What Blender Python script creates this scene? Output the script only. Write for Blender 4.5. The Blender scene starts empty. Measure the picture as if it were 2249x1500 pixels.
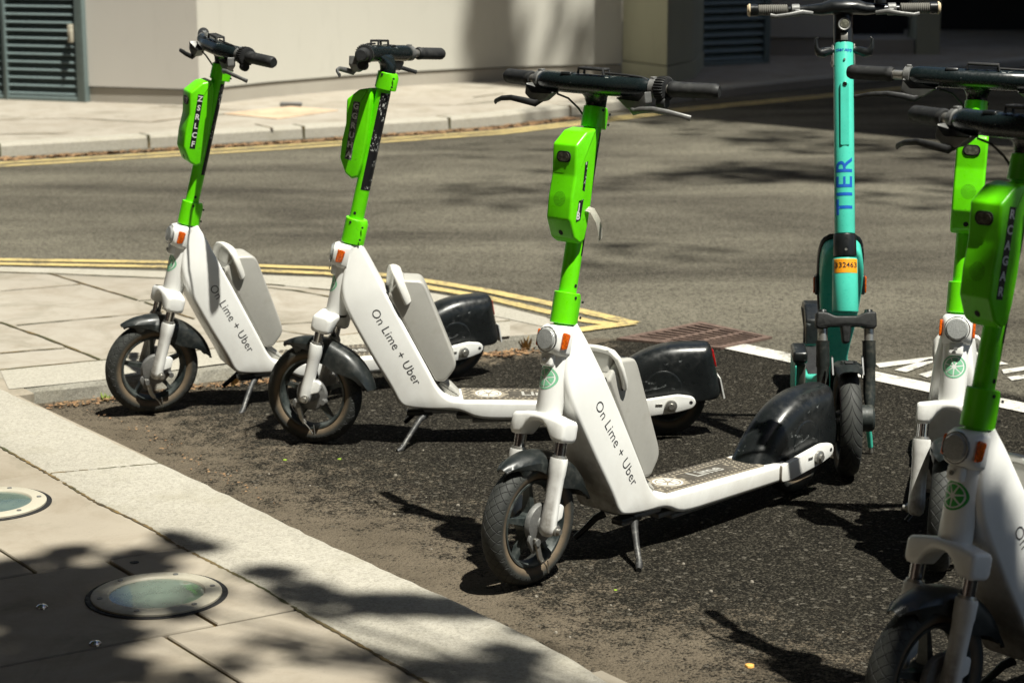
import bpy, bmesh, math, random
from mathutils import Vector, Matrix
from mathutils.bvhtree import BVHTree
R_ = math.radians
random.seed(7)
scene = bpy.context.scene
COL = scene.collection

# ---------------------------------------------------------------- camera
CAM_H, PITCH, ROLL, FPX = 1.459, R_(11.80), R_(-0.073), 4384.0
cam = bpy.data.cameras.new('camera')
camo = bpy.data.objects.new('camera', cam); COL.objects.link(camo)
camo.location = (0, 0, CAM_H)
camo.matrix_world = Matrix.Translation((0, 0, CAM_H)) @ Matrix.Rotation(math.pi/2 - PITCH, 4, 'X') @ Matrix.Rotation(ROLL, 4, 'Z')
cam.sensor_fit = 'HORIZONTAL'; cam.sensor_width = 36
cam.lens = FPX/2249*36
cam.clip_start = .05; cam.clip_end = 400
cam.dof.use_dof = True; cam.dof.focus_distance = 4.75; cam.dof.aperture_fstop = 6.3
scene.camera = camo

# ---------------------------------------------------------------- light
SUN = Vector((.297, -.315, 1.0)).normalized()
w = bpy.data.worlds.new('World'); scene.world = w; w.use_nodes = True
nt = w.node_tree
sky = nt.nodes.new('ShaderNodeTexSky'); sky.sky_type = 'NISHITA'; sky.sun_disc = False
sky.sun_elevation = math.asin(SUN.z); sky.sun_rotation = math.atan2(SUN.x, SUN.y)
nt.links.new(sky.outputs[0], nt.nodes['Background'].inputs[0])
nt.nodes['Background'].inputs[1].default_value = .05
sl = bpy.data.lights.new('sun', 'SUN'); sl.energy = 5.0; sl.angle = R_(.55); sl.color = (1, .975, .87)
so = bpy.data.objects.new('sun', sl); COL.objects.link(so)
so.rotation_euler = (-SUN).to_track_quat('-Z', 'Y').to_euler(); so.location = (3, -3, 9)
scene.view_settings.view_transform = 'Standard'; scene.view_settings.look = 'None'
scene.view_settings.exposure = .8; scene.view_settings.gamma = 1

# ---------------------------------------------------------------- helpers
def at(px, py, z=0.):
    "point of the plane at height z that the photograph shows at pixel (px, py)"
    a = (px-1124.5)/FPX; b = -(py-750)/FPX
    a, b = a*math.cos(-ROLL)-b*math.sin(-ROLL), a*math.sin(-ROLL)+b*math.cos(-ROLL)
    d = Vector((a, math.cos(PITCH)+b*math.sin(PITCH), -math.sin(PITCH)+b*math.cos(PITCH)))
    return Vector((0, 0, CAM_H)) + d*((z-CAM_H)/d.z)

class MB:
    def __init__(s): s.bm = bmesh.new(); s.mi = 0
    def v(s, p): return s.bm.verts.new(p)
    def f(s, vs):
        try: fc = s.bm.faces.new(vs); fc.material_index = s.mi; return fc
        except ValueError: return None
    def loft(s, rings, closed=True, caps=True):
        R = [[s.v(p) for p in r] for r in rings]
        n = len(R[0])
        for a, b in zip(R, R[1:]):
            for i in range(n if closed else n-1):
                j = (i+1) % n
                s.f([a[i], a[j], b[j], b[i]])
        if caps and closed: s.f(R[0][::-1]); s.f(R[-1])
        return s
    def prism(s, poly, y0, y1, r=0., seg=3):
        "polygon in xz swept along y with rounded rims"
        n = len(poly)
        area = sum(poly[i][0]*poly[(i+1)%n][1]-poly[(i+1)%n][0]*poly[i][1] for i in range(n))
        sg = 1 if area > 0 else -1
        nrm = []
        for i in range(n):
            a, b, c = Vector(poly[i-1]), Vector(poly[i]), Vector(poly[(i+1) % n])
            e1 = (b-a).normalized(); e2 = (c-b).normalized()
            n1 = Vector((-e1.y, e1.x))*sg; n2 = Vector((-e2.y, e2.x))*sg
            m = n1+n2; m = m/max(m.length, 1e-6); nrm.append(m/max(.5, m.dot(n1)))
        rings = []
        def ring(y, ins): rings.append([(poly[i][0]+nrm[i].x*ins, y, poly[i][1]+nrm[i].y*ins) for i in range(n)])
        if r > 0:
            for k in range(seg+1):
                a = math.pi/2*k/seg; ring(y0+r*(1-math.cos(a)), r*(1-math.sin(a)))
            for k in range(seg, -1, -1):
                a = math.pi/2*k/seg; ring(y1-r*(1-math.cos(a)), r*(1-math.sin(a)))
        else: ring(y0, 0); ring(y1, 0)
        return s.loft(rings)
    def box(s, c, sz, r=0.):
        x, y, z = c; a, b, h = sz[0]/2, sz[1]/2, sz[2]/2
        return s.prism(rrect(x, z, a, h, r), y-b, y+b, r)
    def lathe(s, prof, c=(0, 0, 0), axis='y', n=48, closed_prof=False):
        rings = []
        for k in range(n):
            a = 2*math.pi*k/n; ca, sa = math.cos(a), math.sin(a)
            ring = []
            for r, h in prof:
                p = {'y': (r*ca, h, r*sa), 'z': (r*ca, r*sa, h), 'x': (h, r*ca, r*sa)}[axis]
                ring.append((p[0]+c[0], p[1]+c[1], p[2]+c[2]))
            rings.append(ring)
        R = [[s.v(p) for p in r] for r in rings]; m = len(prof)
        for k in range(n):
            a, b = R[k], R[(k+1) % n]
            for i in range(m if closed_prof else m-1):
                j = (i+1) % m
                if prof[i][0] < 1e-6 and prof[j][0] < 1e-6: continue
                s.f([a[i], a[j], b[j], b[i]])
        return s
    def tube(s, path, rad, n=12, flat=1., up=None, caps=True):
        P = [Vector(p) for p in path]; m = len(P)
        if not isinstance(rad, (list, tuple)): rad = [rad]*m
        rings = []; prev = None
        for i in range(m):
            t = (P[min(i+1, m-1)]-P[max(i-1, 0)]).normalized()
            if prev is None:
                u = Vector(up) if up else (Vector((0, 0, 1)) if abs(t.z) < .9 else Vector((1, 0, 0)))
            else: u = prev
            u = (u - t*u.dot(t)).normalized(); prev = u; q = t.cross(u)
            rings.append([P[i] + u*math.cos(2*math.pi*k/n)*rad[i] + q*math.sin(2*math.pi*k/n)*rad[i]*flat for k in range(n)])
        return s.loft(rings, caps=caps)
    def poly(s, pts, z=None):
        s.f([s.v((p[0], p[1], p[2] if z is None else z)) for p in pts]); return s
    def slab(s, pts, z0, z1):
        n = len(pts)
        a = [s.v((p[0], p[1], z0)) for p in pts]; b = [s.v((p[0], p[1], z1)) for p in pts]
        for i in range(n): s.f([a[i], a[(i+1) % n], b[(i+1) % n], b[i]])
        s.f(a[::-1]); s.f(b); return s
    def xf(s, M): bmesh.ops.transform(s.bm, matrix=M, verts=s.bm.verts); return s
    def mesh(s, name, mats, smooth=35, keep=False):
        if not keep: bmesh.ops.recalc_face_normals(s.bm, faces=s.bm.faces)
        me = bpy.data.meshes.new(name); s.bm.to_mesh(me); s.bm.free()
        for m in (mats if isinstance(mats, (list, tuple)) else [mats]): me.materials.append(m)
        if smooth:
            me.polygons.foreach_set('use_smooth', [True]*len(me.polygons))
            me.set_sharp_from_angle(angle=R_(smooth))
        return me
    def build(s, name, mats, parent=None, smooth=35, M=None, keep=False):
        return link(name, s.mesh(name, mats, smooth, keep), parent, M)

def rrect(x, z, a, h, r, k=3):
    if r <= 0: return [(x-a, z-h), (x+a, z-h), (x+a, z+h), (x-a, z+h)]
    out = []
    for cx, cz, a0 in ((x+a-r, z+h-r, 0), (x-a+r, z+h-r, 90), (x-a+r, z-h+r, 180), (x+a-r, z-h+r, 270)):
        for i in range(k+1):
            t = R_(a0+90*i/k); out.append((cx+r*math.cos(t), cz+r*math.sin(t)))
    return out
def roundpoly(P, r, k=4):
    "round the corners of a polygon"
    out = []; n = len(P)
    for i in range(n):
        a, b, c = Vector(P[i-1]), Vector(P[i]), Vector(P[(i+1) % n])
        rr = r[i] if isinstance(r, (list, tuple)) else r
        d1 = min(rr, (a-b).length*.48); d2 = min(rr, (c-b).length*.48)
        p0 = b+(a-b).normalized()*d1; p1 = b+(c-b).normalized()*d2
        for j in range(k+1):
            t = j/k; q = p0*(1-t)**2 + b*2*t*(1-t) + p1*t*t; out.append((q.x, q.y))
    return out
def link(name, me, parent=None, M=None):
    o = bpy.data.objects.new(name, me); COL.objects.link(o)
    if parent is not None: o.parent = parent
    if M is not None: o.matrix_local = M
    return o
def tag(o, label=None, cat=None, group=None, kind=None):
    if label: o['label'] = label
    if cat: o['category'] = cat
    if group: o['group'] = group
    if kind: o['kind'] = kind
    return o
def thing(name, M, label, cat, group=None):
    o = bpy.data.objects.new(name, None); COL.objects.link(o); o.empty_display_size = .1
    o.matrix_world = M; return tag(o, label, cat, group)

def text_bm(txt, size, bold=0., spacing=1.):
    cu = bpy.data.curves.new('t', 'FONT'); cu.body = txt; cu.size = size; cu.align_x = 'CENTER'; cu.align_y = 'CENTER'
    cu.offset = bold; cu.space_character = spacing; cu.resolution_u = 3
    o = bpy.data.objects.new('t', cu); COL.objects.link(o)
    dg = bpy.context.evaluated_depsgraph_get(); me = bpy.data.meshes.new_from_object(o.evaluated_get(dg))
    bpy.data.objects.remove(o)
    bm = bmesh.new(); bm.from_mesh(me); bpy.data.meshes.remove(me)
    b = MB(); b.bm.free(); b.bm = bm; return b
def place(b, o, u, v, bvh=None, lift=.0006, reach=.05, sub=0):
    "map a flat xy bmesh on the plane (o,u,v); if bvh given drop it on that surface"
    o, u, v = Vector(o), Vector(u).normalized(), Vector(v).normalized(); n = u.cross(v)
    if bvh:
        bmesh.ops.triangulate(b.bm, faces=b.bm.faces)
        for _ in range(4 if sub else 0):
            es = [e for e in b.bm.edges if e.calc_length() > sub]
            if es: bmesh.ops.subdivide_edges(b.bm, edges=es, cuts=1); bmesh.ops.triangulate(b.bm, faces=b.bm.faces)
    for vt in b.bm.verts:
        p = o + u*vt.co.x + v*vt.co.y
        if bvh:
            h = bvh.ray_cast(p+n*reach, -n, 2*reach)
            p = (h[0] + n*lift) if h[0] is not None else p
        vt.co = p
    return b
def bvh_of(b): return BVHTree.FromBMesh(b.bm)

# ---------------------------------------------------------------- materials
class NT:
    def __init__(s, name):
        s.m = bpy.data.materials.new(name); s.m.use_nodes = True; s.t = s.m.node_tree
        s.b = s.t.nodes['Principled BSDF']; s.co = s.t.nodes.new('ShaderNodeTexCoord')
    def n(s, ty, **k):
        nd = s.t.nodes.new(ty)
        for a, v in k.items():
            if a[0] == 'i' and a[1:].isdigit(): s.set(nd.inputs[int(a[1:])], v)
            elif a in nd.inputs.keys() if hasattr(nd.inputs, 'keys') else False: s.set(nd.inputs[a], v)
            else: setattr(nd, a, v)
        return nd
    def set(s, sock, v):
        if isinstance(v, bpy.types.NodeSocket): s.t.links.new(v, sock)
        elif isinstance(v, bpy.types.Node): s.t.links.new(v.outputs[0], sock)
        else:
            if sock.type == 'RGBA' and len(v) == 3: v = (*v, 1)
            sock.default_value = v
    def noise(s, scale, detail=4, rough=.55, dist=0., co=None, stretch=None):
        nd = s.n('ShaderNodeTexNoise'); nd.inputs['Scale'].default_value = scale; nd.inputs['Detail'].default_value = detail
        nd.inputs['Roughness'].default_value = rough; nd.inputs['Distortion'].default_value = dist
        src = co or s.co.outputs['Object']
        if stretch:
            mp = s.n('ShaderNodeMapping'); s.set(mp.inputs[0], src); mp.inputs['Scale'].default_value = stretch; src = mp.outputs[0]
        s.set(nd.inputs['Vector'], src); return nd.outputs[0]
    def ramp(s, f, lo, hi, a=0., b=1.):
        nd = s.n('ShaderNodeMapRange'); nd.clamp = True
        s.set(nd.inputs[0], f); nd.inputs[1].default_value = lo; nd.inputs[2].default_value = hi
        nd.inputs[3].default_value = a; nd.inputs[4].default_value = b; return nd.outputs[0]
    def mix(s, f, a, b):
        nd = s.n('ShaderNodeMix'); nd.data_type = 'RGBA'; s.set(nd.inputs[0], f); s.set(nd.inputs[6], a); s.set(nd.inputs[7], b); return nd.outputs[2]
    def math(s, op, a, b=0., c=0.):
        nd = s.n('ShaderNodeMath'); nd.operation = op; s.set(nd.inputs[0], a); s.set(nd.inputs[1], b)
        if len(nd.inputs) > 2: s.set(nd.inputs[2], c)
        return nd.outputs[0]
    def bump(s, h, strength=.3, dist=.001):
        nd = s.n('ShaderNodeBump'); nd.inputs['Strength'].default_value = strength; nd.inputs['Distance'].default_value = dist
        s.set(nd.inputs['Height'], h); s.set(s.b.inputs['Normal'], nd.outputs[0])
    def col(s, c): s.set(s.b.inputs['Base Color'], c)
    def rough(s, c): s.set(s.b.inputs['Roughness'], c)
def paint(name, c, rough=.35, metal=0., dirt=None, damt=.5, scale=18, spec=.5, grain=0., scratch=None, scratch_s=14, dlo=.5, dhi=.75):
    m = NT(name); n1 = m.noise(scale, 6, .65); n2 = m.noise(scale*4.3, 4, .6)
    base = m.mix(m.ramp(n1, .3, .7), tuple(x*.9 for x in c), tuple(min(1, x*1.05) for x in c))
    if dirt:
        f = m.math('MULTIPLY', m.ramp(m.math('ADD', m.math('MULTIPLY', n1, .6), m.math('MULTIPLY', n2, .4)), dlo, dhi), damt)
        base = m.mix(f, base, dirt)
    if scratch:
        s_ = m.ramp(m.noise(scratch_s, 8, .75, 1.0, stretch=(1, 1, 2.5)), .64, .66)
        base = m.mix(s_, base, scratch)
    m.col(base); m.rough(m.ramp(n2, .3, .7, rough*.8, min(1, rough*1.35)))
    m.b.inputs['Metallic'].default_value = metal; m.b.inputs['Specular IOR Level'].default_value = spec
    if grain: m.bump(m.noise(900, 2, .5), grain, .0004)
    return m.m
def white_paint():
    m = NT('white_paint'); n1 = m.noise(11, 7, .68); n2 = m.noise(70, 5, .6); n3 = m.noise(4, 5, .7, .6, stretch=(1, 1, .6))
    base = m.mix(m.ramp(n1, .3, .7), (.75, .75, .725), (.81, .81, .785))
    sp = m.n('ShaderNodeSeparateXYZ'); m.set(sp.inputs[0], m.co.outputs['Object'])
    nn = m.n('ShaderNodeSeparateXYZ'); m.set(nn.inputs[0], m.co.outputs['Normal'])
    low = m.ramp(sp.outputs[2], .10, .42, 1, 0)                       # brown-black tone, strongest low on the front-facing underside
    fr = m.ramp(nn.outputs[0], -.25, -.7, 0, 1)
    g = m.math('MULTIPLY', m.math('MULTIPLY', low, fr), m.ramp(n1, .35, .55, .45, 1))
    base = m.mix(g, base, (.075, .06, .042))
    lo2 = m.math('MULTIPLY', m.ramp(sp.outputs[2], .05, .3, 1, .15), m.ramp(n3, .50, .70, 0, .4))
    base = m.mix(lo2, base, (.36, .32, .26))
    sc = m.ramp(m.noise(14, 9, .8, 2.2, stretch=(1, 3, 4)), .66, .68)
    base = m.mix(m.math('MULTIPLY', sc, .6), base, (.2, .19, .17))
    m.col(base); m.rough(m.ramp(n2, .3, .7, .28, .5)); m.b.inputs['Coat Weight'].default_value = .25
    m.bump(m.noise(260, 3), .06, .0006); return m.m
WHITE = white_paint()
GREEN = paint('lime_green_paint', (.13, .70, .002), .32, dirt=(.03, .10, .01), damt=.5, scale=26, dlo=.62, dhi=.7)
TEAL = paint('teal_paint', (.065, .53, .40), .3, dirt=(.05, .2, .15), damt=.4, scale=22, dlo=.6, dhi=.72)
BLACKP = paint('black_plastic', (.008, .0095, .010), .3, dirt=(.10, .10, .095), damt=.28, scale=13, scratch=(.17, .18, .18), grain=.05, dlo=.55, dhi=.8)
FENDER = paint('grey_black_fender', (.011, .014, .014), .38, dirt=(.12, .115, .10), damt=.5, scale=9, grain=.1, dlo=.5, dhi=.8)
BARP = paint('dark_bar_paint', (.007, .012, .013), .24, scratch=(.42, .44, .42), scale=30)
GRIP = paint('black_rubber_grip', (.009, .0095, .010), .62, dirt=(.08, .08, .075), damt=.5, grain=.25)
METAL = paint('worn_metal', (.42, .41, .38), .36, .85, dirt=(.10, .075, .05), damt=.7, scale=60)
CHROME = paint('fork_chrome', (.6, .6, .6), .14, 1.0, dirt=(.2, .16, .12), damt=.4, scale=60)
BRACK = paint('grey_cast_metal', (.17, .17, .165), .5, .5, dirt=(.4, .4, .38), damt=.4, scale=80)
RIM = paint('dark_rim_paint', (.018, .025, .025), .4, .2, dirt=(.15, .16, .15), damt=.6, scale=16, dlo=.42, dhi=.7)
BATT = paint('silver_grey_battery', (.44, .43, .395), .38, .15, dirt=(.3, .28, .24), damt=.6, scale=10)
HANDLE = paint('pale_handle_plastic', (.64, .63, .59), .4, dirt=(.3, .28, .24), damt=.4, scale=30)
INK = paint('dark_grey_ink', (.008, .008, .014), .5)
STICK = paint('black_sticker', (.008, .008, .009), .35)
LETTER = paint('white_letter', (.66, .66, .64), .5, dirt=(.2, .2, .2), damt=.5, scale=120)
PEEL = paint('peeled_sticker_backing', (.6, .57, .50), .6)
MINT = paint('pale_green_decal', (.20, .50, .30), .45)
DGREEN = paint('green_decal', (.03, .33, .05), .4)
BLUE = paint('blue_decal', (.008, .10, .46), .4)
ORANGE_L = paint('orange_label', (.85, .33, .008), .45)
HOLE = paint('dark_recess', (.006, .006, .006), .7)
MATB = paint('dusty_deck_rubber', (.26, .225, .17), .75, dirt=(.10, .085, .065), damt=.7, scale=20)
MATD = paint('dark_deck_rubber', (.055, .047, .036), .7, dirt=(.17, .15, .12), damt=.6, scale=26)
def glassy(name, c, rough=.12, bumps=900, tr=0.):
    m = NT(name); v = m.n('ShaderNodeTexVoronoi'); v.inputs['Scale'].default_value = bumps/3; m.set(v.inputs['Vector'], m.co.outputs['Object'])
    m.col(m.mix(m.ramp(v.outputs[0], .0, .7), tuple(x*1.25 for x in c), tuple(x*.55 for x in c)))
    m.rough(rough); m.bump(v.outputs[0], .5, .0006); m.b.inputs['Coat Weight'].default_value = 1.; m.b.inputs['Coat Roughness'].default_value = .08
    return m.m
AMBER = glassy('amber_reflector', (.80, .13, .006))
REFL = glassy('clear_reflector', (.42, .43, .42), .1, 3000)
RED = glassy('red_lens', (.45, .008, .008))
LENS = glassy('headlight_lens', (.14, .14, .11), .06, 400)
STANDM = paint('scuffed_stand_metal', (.05, .05, .05), .5, .5, dirt=(.4, .39, .36), damt=.6, scale=40)
def tyre_mat(hub, r_out, name='tyre_rubber', tread='cross'):
    m = NT(name)
    sp = m.n('ShaderNodeSeparateXYZ'); m.set(sp.inputs[0], m.co.outputs['Object'])
    dx = m.math('SUBTRACT', sp.outputs[0], hub[0]); dz = m.math('SUBTRACT', sp.outputs[2], hub[1])
    rr = m.math('SQRT', m.math('ADD', m.math('MULTIPLY', dx, dx), m.math('MULTIPLY', dz, dz)))
    ang = m.math('ARCTAN2', dz, dx); ya = m.math('ABSOLUTE', sp.outputs[1])
    n1 = m.noise(24, 6, .7)
    dust = m.ramp(rr, r_out-.035, r_out-.024, 1, 0)
    base = m.mix(m.ramp(n1, .3, .7), (.014, .0155, .014), (.034, .036, .032))
    base = m.mix(m.math('MULTIPLY', dust, m.ramp(n1, .2, .6, .45, 1)), base, (.135, .098, .06))
    if tread == 'cross':
        a = m.math('MULTIPLY', ang, 18/ (2*math.pi)*2); b = m.math('MULTIPLY', sp.outputs[1], 46)
        h1 = m.math('ABSOLUTE', m.math('SUBTRACT', m.math('FRACT', m.math('ADD', a, b)), .5))
        h2 = m.math('ABSOLUTE', m.math('SUBTRACT', m.math('FRACT', m.math('SUBTRACT', a, b)), .5))
        g = m.math('MINIMUM', m.ramp(h1, .02, .07), m.ramp(h2, .02, .07))
    else:
        a = m.math('MULTIPLY', ang, 26/(2*math.pi)); b = m.math('MULTIPLY', m.math('SQRT', m.math('MULTIPLY', ya, .03)), 60)
        h1 = m.math('ABSOLUTE', m.math('SUBTRACT', m.math('FRACT', m.math('SUBTRACT', a, b)), .5))
        g = m.ramp(h1, .03, .11)
    tr = m.ramp(rr, r_out-.021, r_out-.017)
    g = m.math('MAXIMUM', g, m.math('SUBTRACT', 1., tr))
    base = m.mix(m.math('SUBTRACT', 1., g), base, (.008, .008, .008))
    m.col(base); m.rough(m.ramp(n1, .3, .7, .6, .85)); m.bump(m.math('ADD', g, m.math('MULTIPLY', m.noise(500, 2), .15)), .9, .0022)
    return m.m
RW, RR = .145, .116
TYRE_F = tyre_mat((0, RW), RW, 'front_tyre_rubber'); TYRE_R = tyre_mat((1.02, RR), RR, 'rear_tyre_rubber')
TYRE_T = tyre_mat((0, .146), .146, 'ribbed_tyre_rubber', 'vee')
def rag_mat():
    m = NT('printed_rag_sticker'); s = m.ramp(m.noise(210, 3, .7, stretch=(1, 1, .5)), .56, .60); z = m.ramp(m.noise(16, 2), .48, .52)
    m.col(m.mix(m.math('MULTIPLY', s, z), (.008, .008, .009), (.55, .56, .53))); m.rough(.4); return m.m
RAG = rag_mat()
def silv_mat():
    m = NT('worn_silver_sticker'); n = m.noise(150, 4, .7); m.col(m.mix(m.ramp(n, .46, .52), (.03, .03, .03), (.16, .165, .155))); m.rough(.4); return m.m
SILV = silv_mat()
def tread_logo(): return MATB

# ---- ground materials
def granite(name, c1, c2, moss=False, scale=1.):
    m = NT(name); n1 = m.noise(1.6*scale, 6, .6); n2 = m.noise(120, 5, .8); n3 = m.noise(330, 2, .5); n4 = m.noise(7, 6, .65)
    base = m.mix(m.ramp(n1, .3, .7), c1, c2)
    n5 = m.noise(48, 5, .8); base = m.mix(m.ramp(n2, .46, .64, 0, .6), base, tuple(x*.5 for x in c1)); base = m.mix(m.ramp(n5, .5, .66, 0, .4), base, tuple(x*.62 for x in c1))
    base = m.mix(m.ramp(n3, .60, .7, 0, .5), base, (.55, .52, .46))
    base = m.mix(m.ramp(n4, .52, .72, 0, .35), base, (.24, .22, .16))
    m.col(base); m.rough(.9); m.b.inputs['Specular IOR Level'].default_value = .12; m.bump(m.math('ADD', n2, m.math('MULTIPLY', n1, .6)), .55, .003); return m.m
KERB = granite('kerb_granite', (0.3412, 0.3181, 0.2674), (0.3965, 0.3734, 0.3181))
ROUGHKERB = granite('rough_kerb_stone', (0.2001, 0.1914, 0.161), (0.2784, 0.2653, 0.2262), scale=3)
def slabmat(name, c1, c2):
    m = NT(name); n1 = m.noise(.9, 6, .6); n2 = m.noise(5.5, 7, .7, .4); n3 = m.noise(150, 4, .7); n4 = m.noise(2.2, 5, .75, 1.)
    base = m.mix(m.ramp(n1, .35, .65), c1, c2)
    base = m.mix(m.ramp(n2, .44, .72, 0, .55), base, (.19, .155, .11))
    base = m.mix(m.ramp(n4, .52, .68, 0, .45), base, (.13, .12, .085))
    base = m.mix(m.ramp(n3, .58, .7, 0, .3), base, (.16, .14, .11))
    m.col(base); m.rough(m.ramp(n2, .3, .7, .8, .95)); m.b.inputs['Specular IOR Level'].default_value = .12; m.bump(m.math('ADD', m.math('MULTIPLY', n3, .35), n2), .35, .003); return m.m
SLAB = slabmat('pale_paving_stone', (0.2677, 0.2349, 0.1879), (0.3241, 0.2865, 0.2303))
SLAB2 = slabmat('paler_paving_stone', (0.2913, 0.2631, 0.2208), (0.3429, 0.3148, 0.2677))  # slightly paler, greyer stone of the island and far paving
def jointmat():
    m = NT('joint_moss'); n = m.noise(22, 5, .7); n2 = m.noise(3, 4, .6)
    b = m.mix(m.ramp(n, .35, .6), (.035, .028, .018), (.15, .10, .035)); b = m.mix(m.ramp(n2, .45, .6), b, (.05, .05, .018))
    m.col(b); m.rough(.95); m.bump(n, .8, .004); return m.m
JOINT = jointmat()
def asphalt():
    m = NT('asphalt'); co = m.co.outputs['Object']
    sp = m.n('ShaderNodeSeparateXYZ'); m.set(sp.inputs[0], co)
    def line(ax, ay, bx, by):      # signed distance left of the line a->b
        L = math.hypot(bx-ax, by-ay); nx, ny = -(by-ay)/L, (bx-ax)/L
        d = m.math('ADD', m.math('MULTIPLY', m.math('SUBTRACT', sp.outputs[0], ax), nx), m.math('MULTIPLY', m.math('SUBTRACT', sp.outputs[1], ay), ny))
        return d
    vo = m.n('ShaderNodeTexVoronoi'); vo.inputs['Scale'].default_value = 210; m.set(vo.inputs['Vector'], co)
    v2 = m.n('ShaderNodeTexVoronoi'); v2.inputs['Scale'].default_value = 110; m.set(v2.inputs['Vector'], co)
    sc = m.n('ShaderNodeSeparateColor'); m.set(sc.inputs[0], vo.outputs['Color'])
    sc2 = m.n('ShaderNodeSeparateColor'); m.set(sc2.inputs[0], v2.outputs['Color'])
    n1 = m.noise(.75, 6, .6, .5, stretch=(.6, 1.4, 1)); n2 = m.noise(5, 8, .72); n3 = m.noise(110, 6, .8); nL = m.noise(1.9, 7, .7, .8); nM = m.noise(17, 7, .75)
    # old, bleached carriageway; its broad streaks also stand in for soft leaf shade
    old = m.mix(m.ramp(n1, .36, .66), (.026, .0235, .0185), (.158, .146, .112))
    old = m.mix(m.ramp(sc.outputs[0], .2, 1, 0, .45), old, (.26, .235, .19))
    old = m.mix(m.ramp(sc2.outputs[1], .45, 1, 0, .7), old, (.022, .020, .017))
    # fresher dark bay
    new = m.mix(m.ramp(n2, .3, .7), (0.00522, 0.004872, 0.00435), (0.01392, 0.01262, 0.01001))
    new = m.mix(m.ramp(sc.outputs[1], .60, 1.0, 0, .6), new, (.115, .103, .08)); new = m.mix(m.ramp(sc.outputs[2], .3, 1, 0, .5), new, (.030, .027, .021))
    new = m.mix(m.ramp(sc2.outputs[0], .975, .98, 0, .35), new, (.22, .20, .165))
    d1 = line(.60, 7.05, 3.0, 4.85)       # right of this line (nearer the camera) is the bay
    d2 = line(-1.6, 6.75, .60, 7.05)
    dd = m.math('MAXIMUM', d1, d2); dd = m.math('ADD', dd, m.math('MULTIPLY', m.math('SUBTRACT', nL, .5), .10))
    inbay = m.ramp(dd, -.02, .03, 1, 0)
    base = m.mix(inbay, old, new)
    # silt washed up along the footway kerb
    e = line(.196, 3.577, -1.19, 5.504)      # negative = road side
    ed = m.math('ADD', m.math('MULTIPLY', e, -1), m.math('MULTIPLY', m.math('SUBTRACT', nL, .5), .9))
    silt = m.ramp(ed, .10, .95, .56, .02)
    k2 = line(-1.294, 6.14, .09, 6.87)
    kd = m.math('ADD', m.math('ABSOLUTE', k2), m.math('MULTIPLY', m.math('SUBTRACT', nL, .5), 1.2))
    silt = m.math('MAXIMUM', silt, m.math('MULTIPLY', m.ramp(kd, .0, .22, .8, 0), m.ramp(sp.outputs[0], .2, .5, 1, 0)))
    siltn = m.ramp(m.math('SUBTRACT', m.math('ADD', silt, m.math('MULTIPLY', m.math('SUBTRACT', m.math('ADD', m.math('MULTIPLY', n3, .62), m.math('MULTIPLY', nM, .38)), .5), 2.6)), .0), .36, .48)
    base = m.mix(m.math('MULTIPLY', siltn, .9), base, m.mix(m.ramp(n2, .3, .7), (0.1023, 0.0838, 0.06041), (0.1608, 0.1325, 0.09744)))
    m.col(base)
    m.rough(m.ramp(n2, .3, .7, .8, 1.)); m.b.inputs['Specular IOR Level'].default_value = .06
    h = m.math('ADD', m.math('MULTIPLY', vo.outputs['Distance'], -.8), m.math('MULTIPLY', n3, .8)); h = m.math('ADD', h, m.math('MULTIPLY', v2.outputs['Distance'], -.7))
    m.bump(h, .9, .0055); return m.m
ASPH = asphalt()
def linepaint(name, c, dirt, wear=.62):
    m = NT(name); n = m.noise(60, 7, .8); n2 = m.noise(6, 5, .7); s = m.math('ADD', m.math('MULTIPLY', n, .6), m.math('MULTIPLY', n2, .4))
    m.col(m.mix(m.ramp(s, wear-.09, wear+.03), c, dirt)); m.rough(.75); m.bump(n, .5, .002); return m.m
YEL = linepaint('yellow_road_paint', (.50, .385, .15), (.12, .10, .07), .57)
WLINE = linepaint('white_road_paint', (.55, .53, .48), (.08, .075, .065), .59)
def iron():
    m = NT('rusty_iron'); n = m.noise(30, 7, .7); n2 = m.noise(300, 3)
    m.col(m.mix(m.ramp(n, .3, .7), (.06, .036, .028), (.16, .105, .08))); m.rough(.8); m.bump(n2, .6, .002); return m.m
IRON = iron()
def stucco(name, c1, c2, sc=1.):
    m = NT(name); n = m.noise(.5*sc, 5, .6, stretch=(1, 1, .4)); n2 = m.noise(160, 4, .7); n3 = m.noise(3, 6, .7, stretch=(2, 2, .5))
    b = m.mix(m.ramp(n, .3, .7), c1, c2); b = m.mix(m.ramp(n3, .55, .8, 0, .25), b, tuple(x*.6 for x in c1))
    m.col(b); m.rough(.88); m.bump(n2, .45, .004); return m.m
WALLM = stucco('cream_render', (.48, .465, .41), (.525, .51, .455))
WALLA = stucco('beige_render', (0.522, 0.4959, 0.4524), (0.5742, 0.5481, 0.5046))
PLINTH = stucco('plinth_stone', (0.3219, 0.2958, 0.2523), (0.3741, 0.348, 0.3001), 3)
PILLM = stucco('olive_pillar_paint', (.33, .33, .24), (.40, .40, .30))
GRIT = paint('brick_wall', (.22, .12, .08), .9)
LOUV = paint('grey_green_louvre', (.155, .205, .205), .5, dirt=(.07, .08, .08), damt=.5, scale=5)
DARKV = paint('dark_void', (.01, .011, .012), .9)  # near-black colour stands in for the shade inside openings

# ================================================================ SETTING
def st(name, b, mats, smooth=0): return tag(b.build(name, mats, smooth=smooth, keep=False), kind='structure')
b = MB(); b.poly([(-60, -30), (60, -30), (60, 90), (-60, 90)], 0); st('road', b, ASPH)

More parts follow.
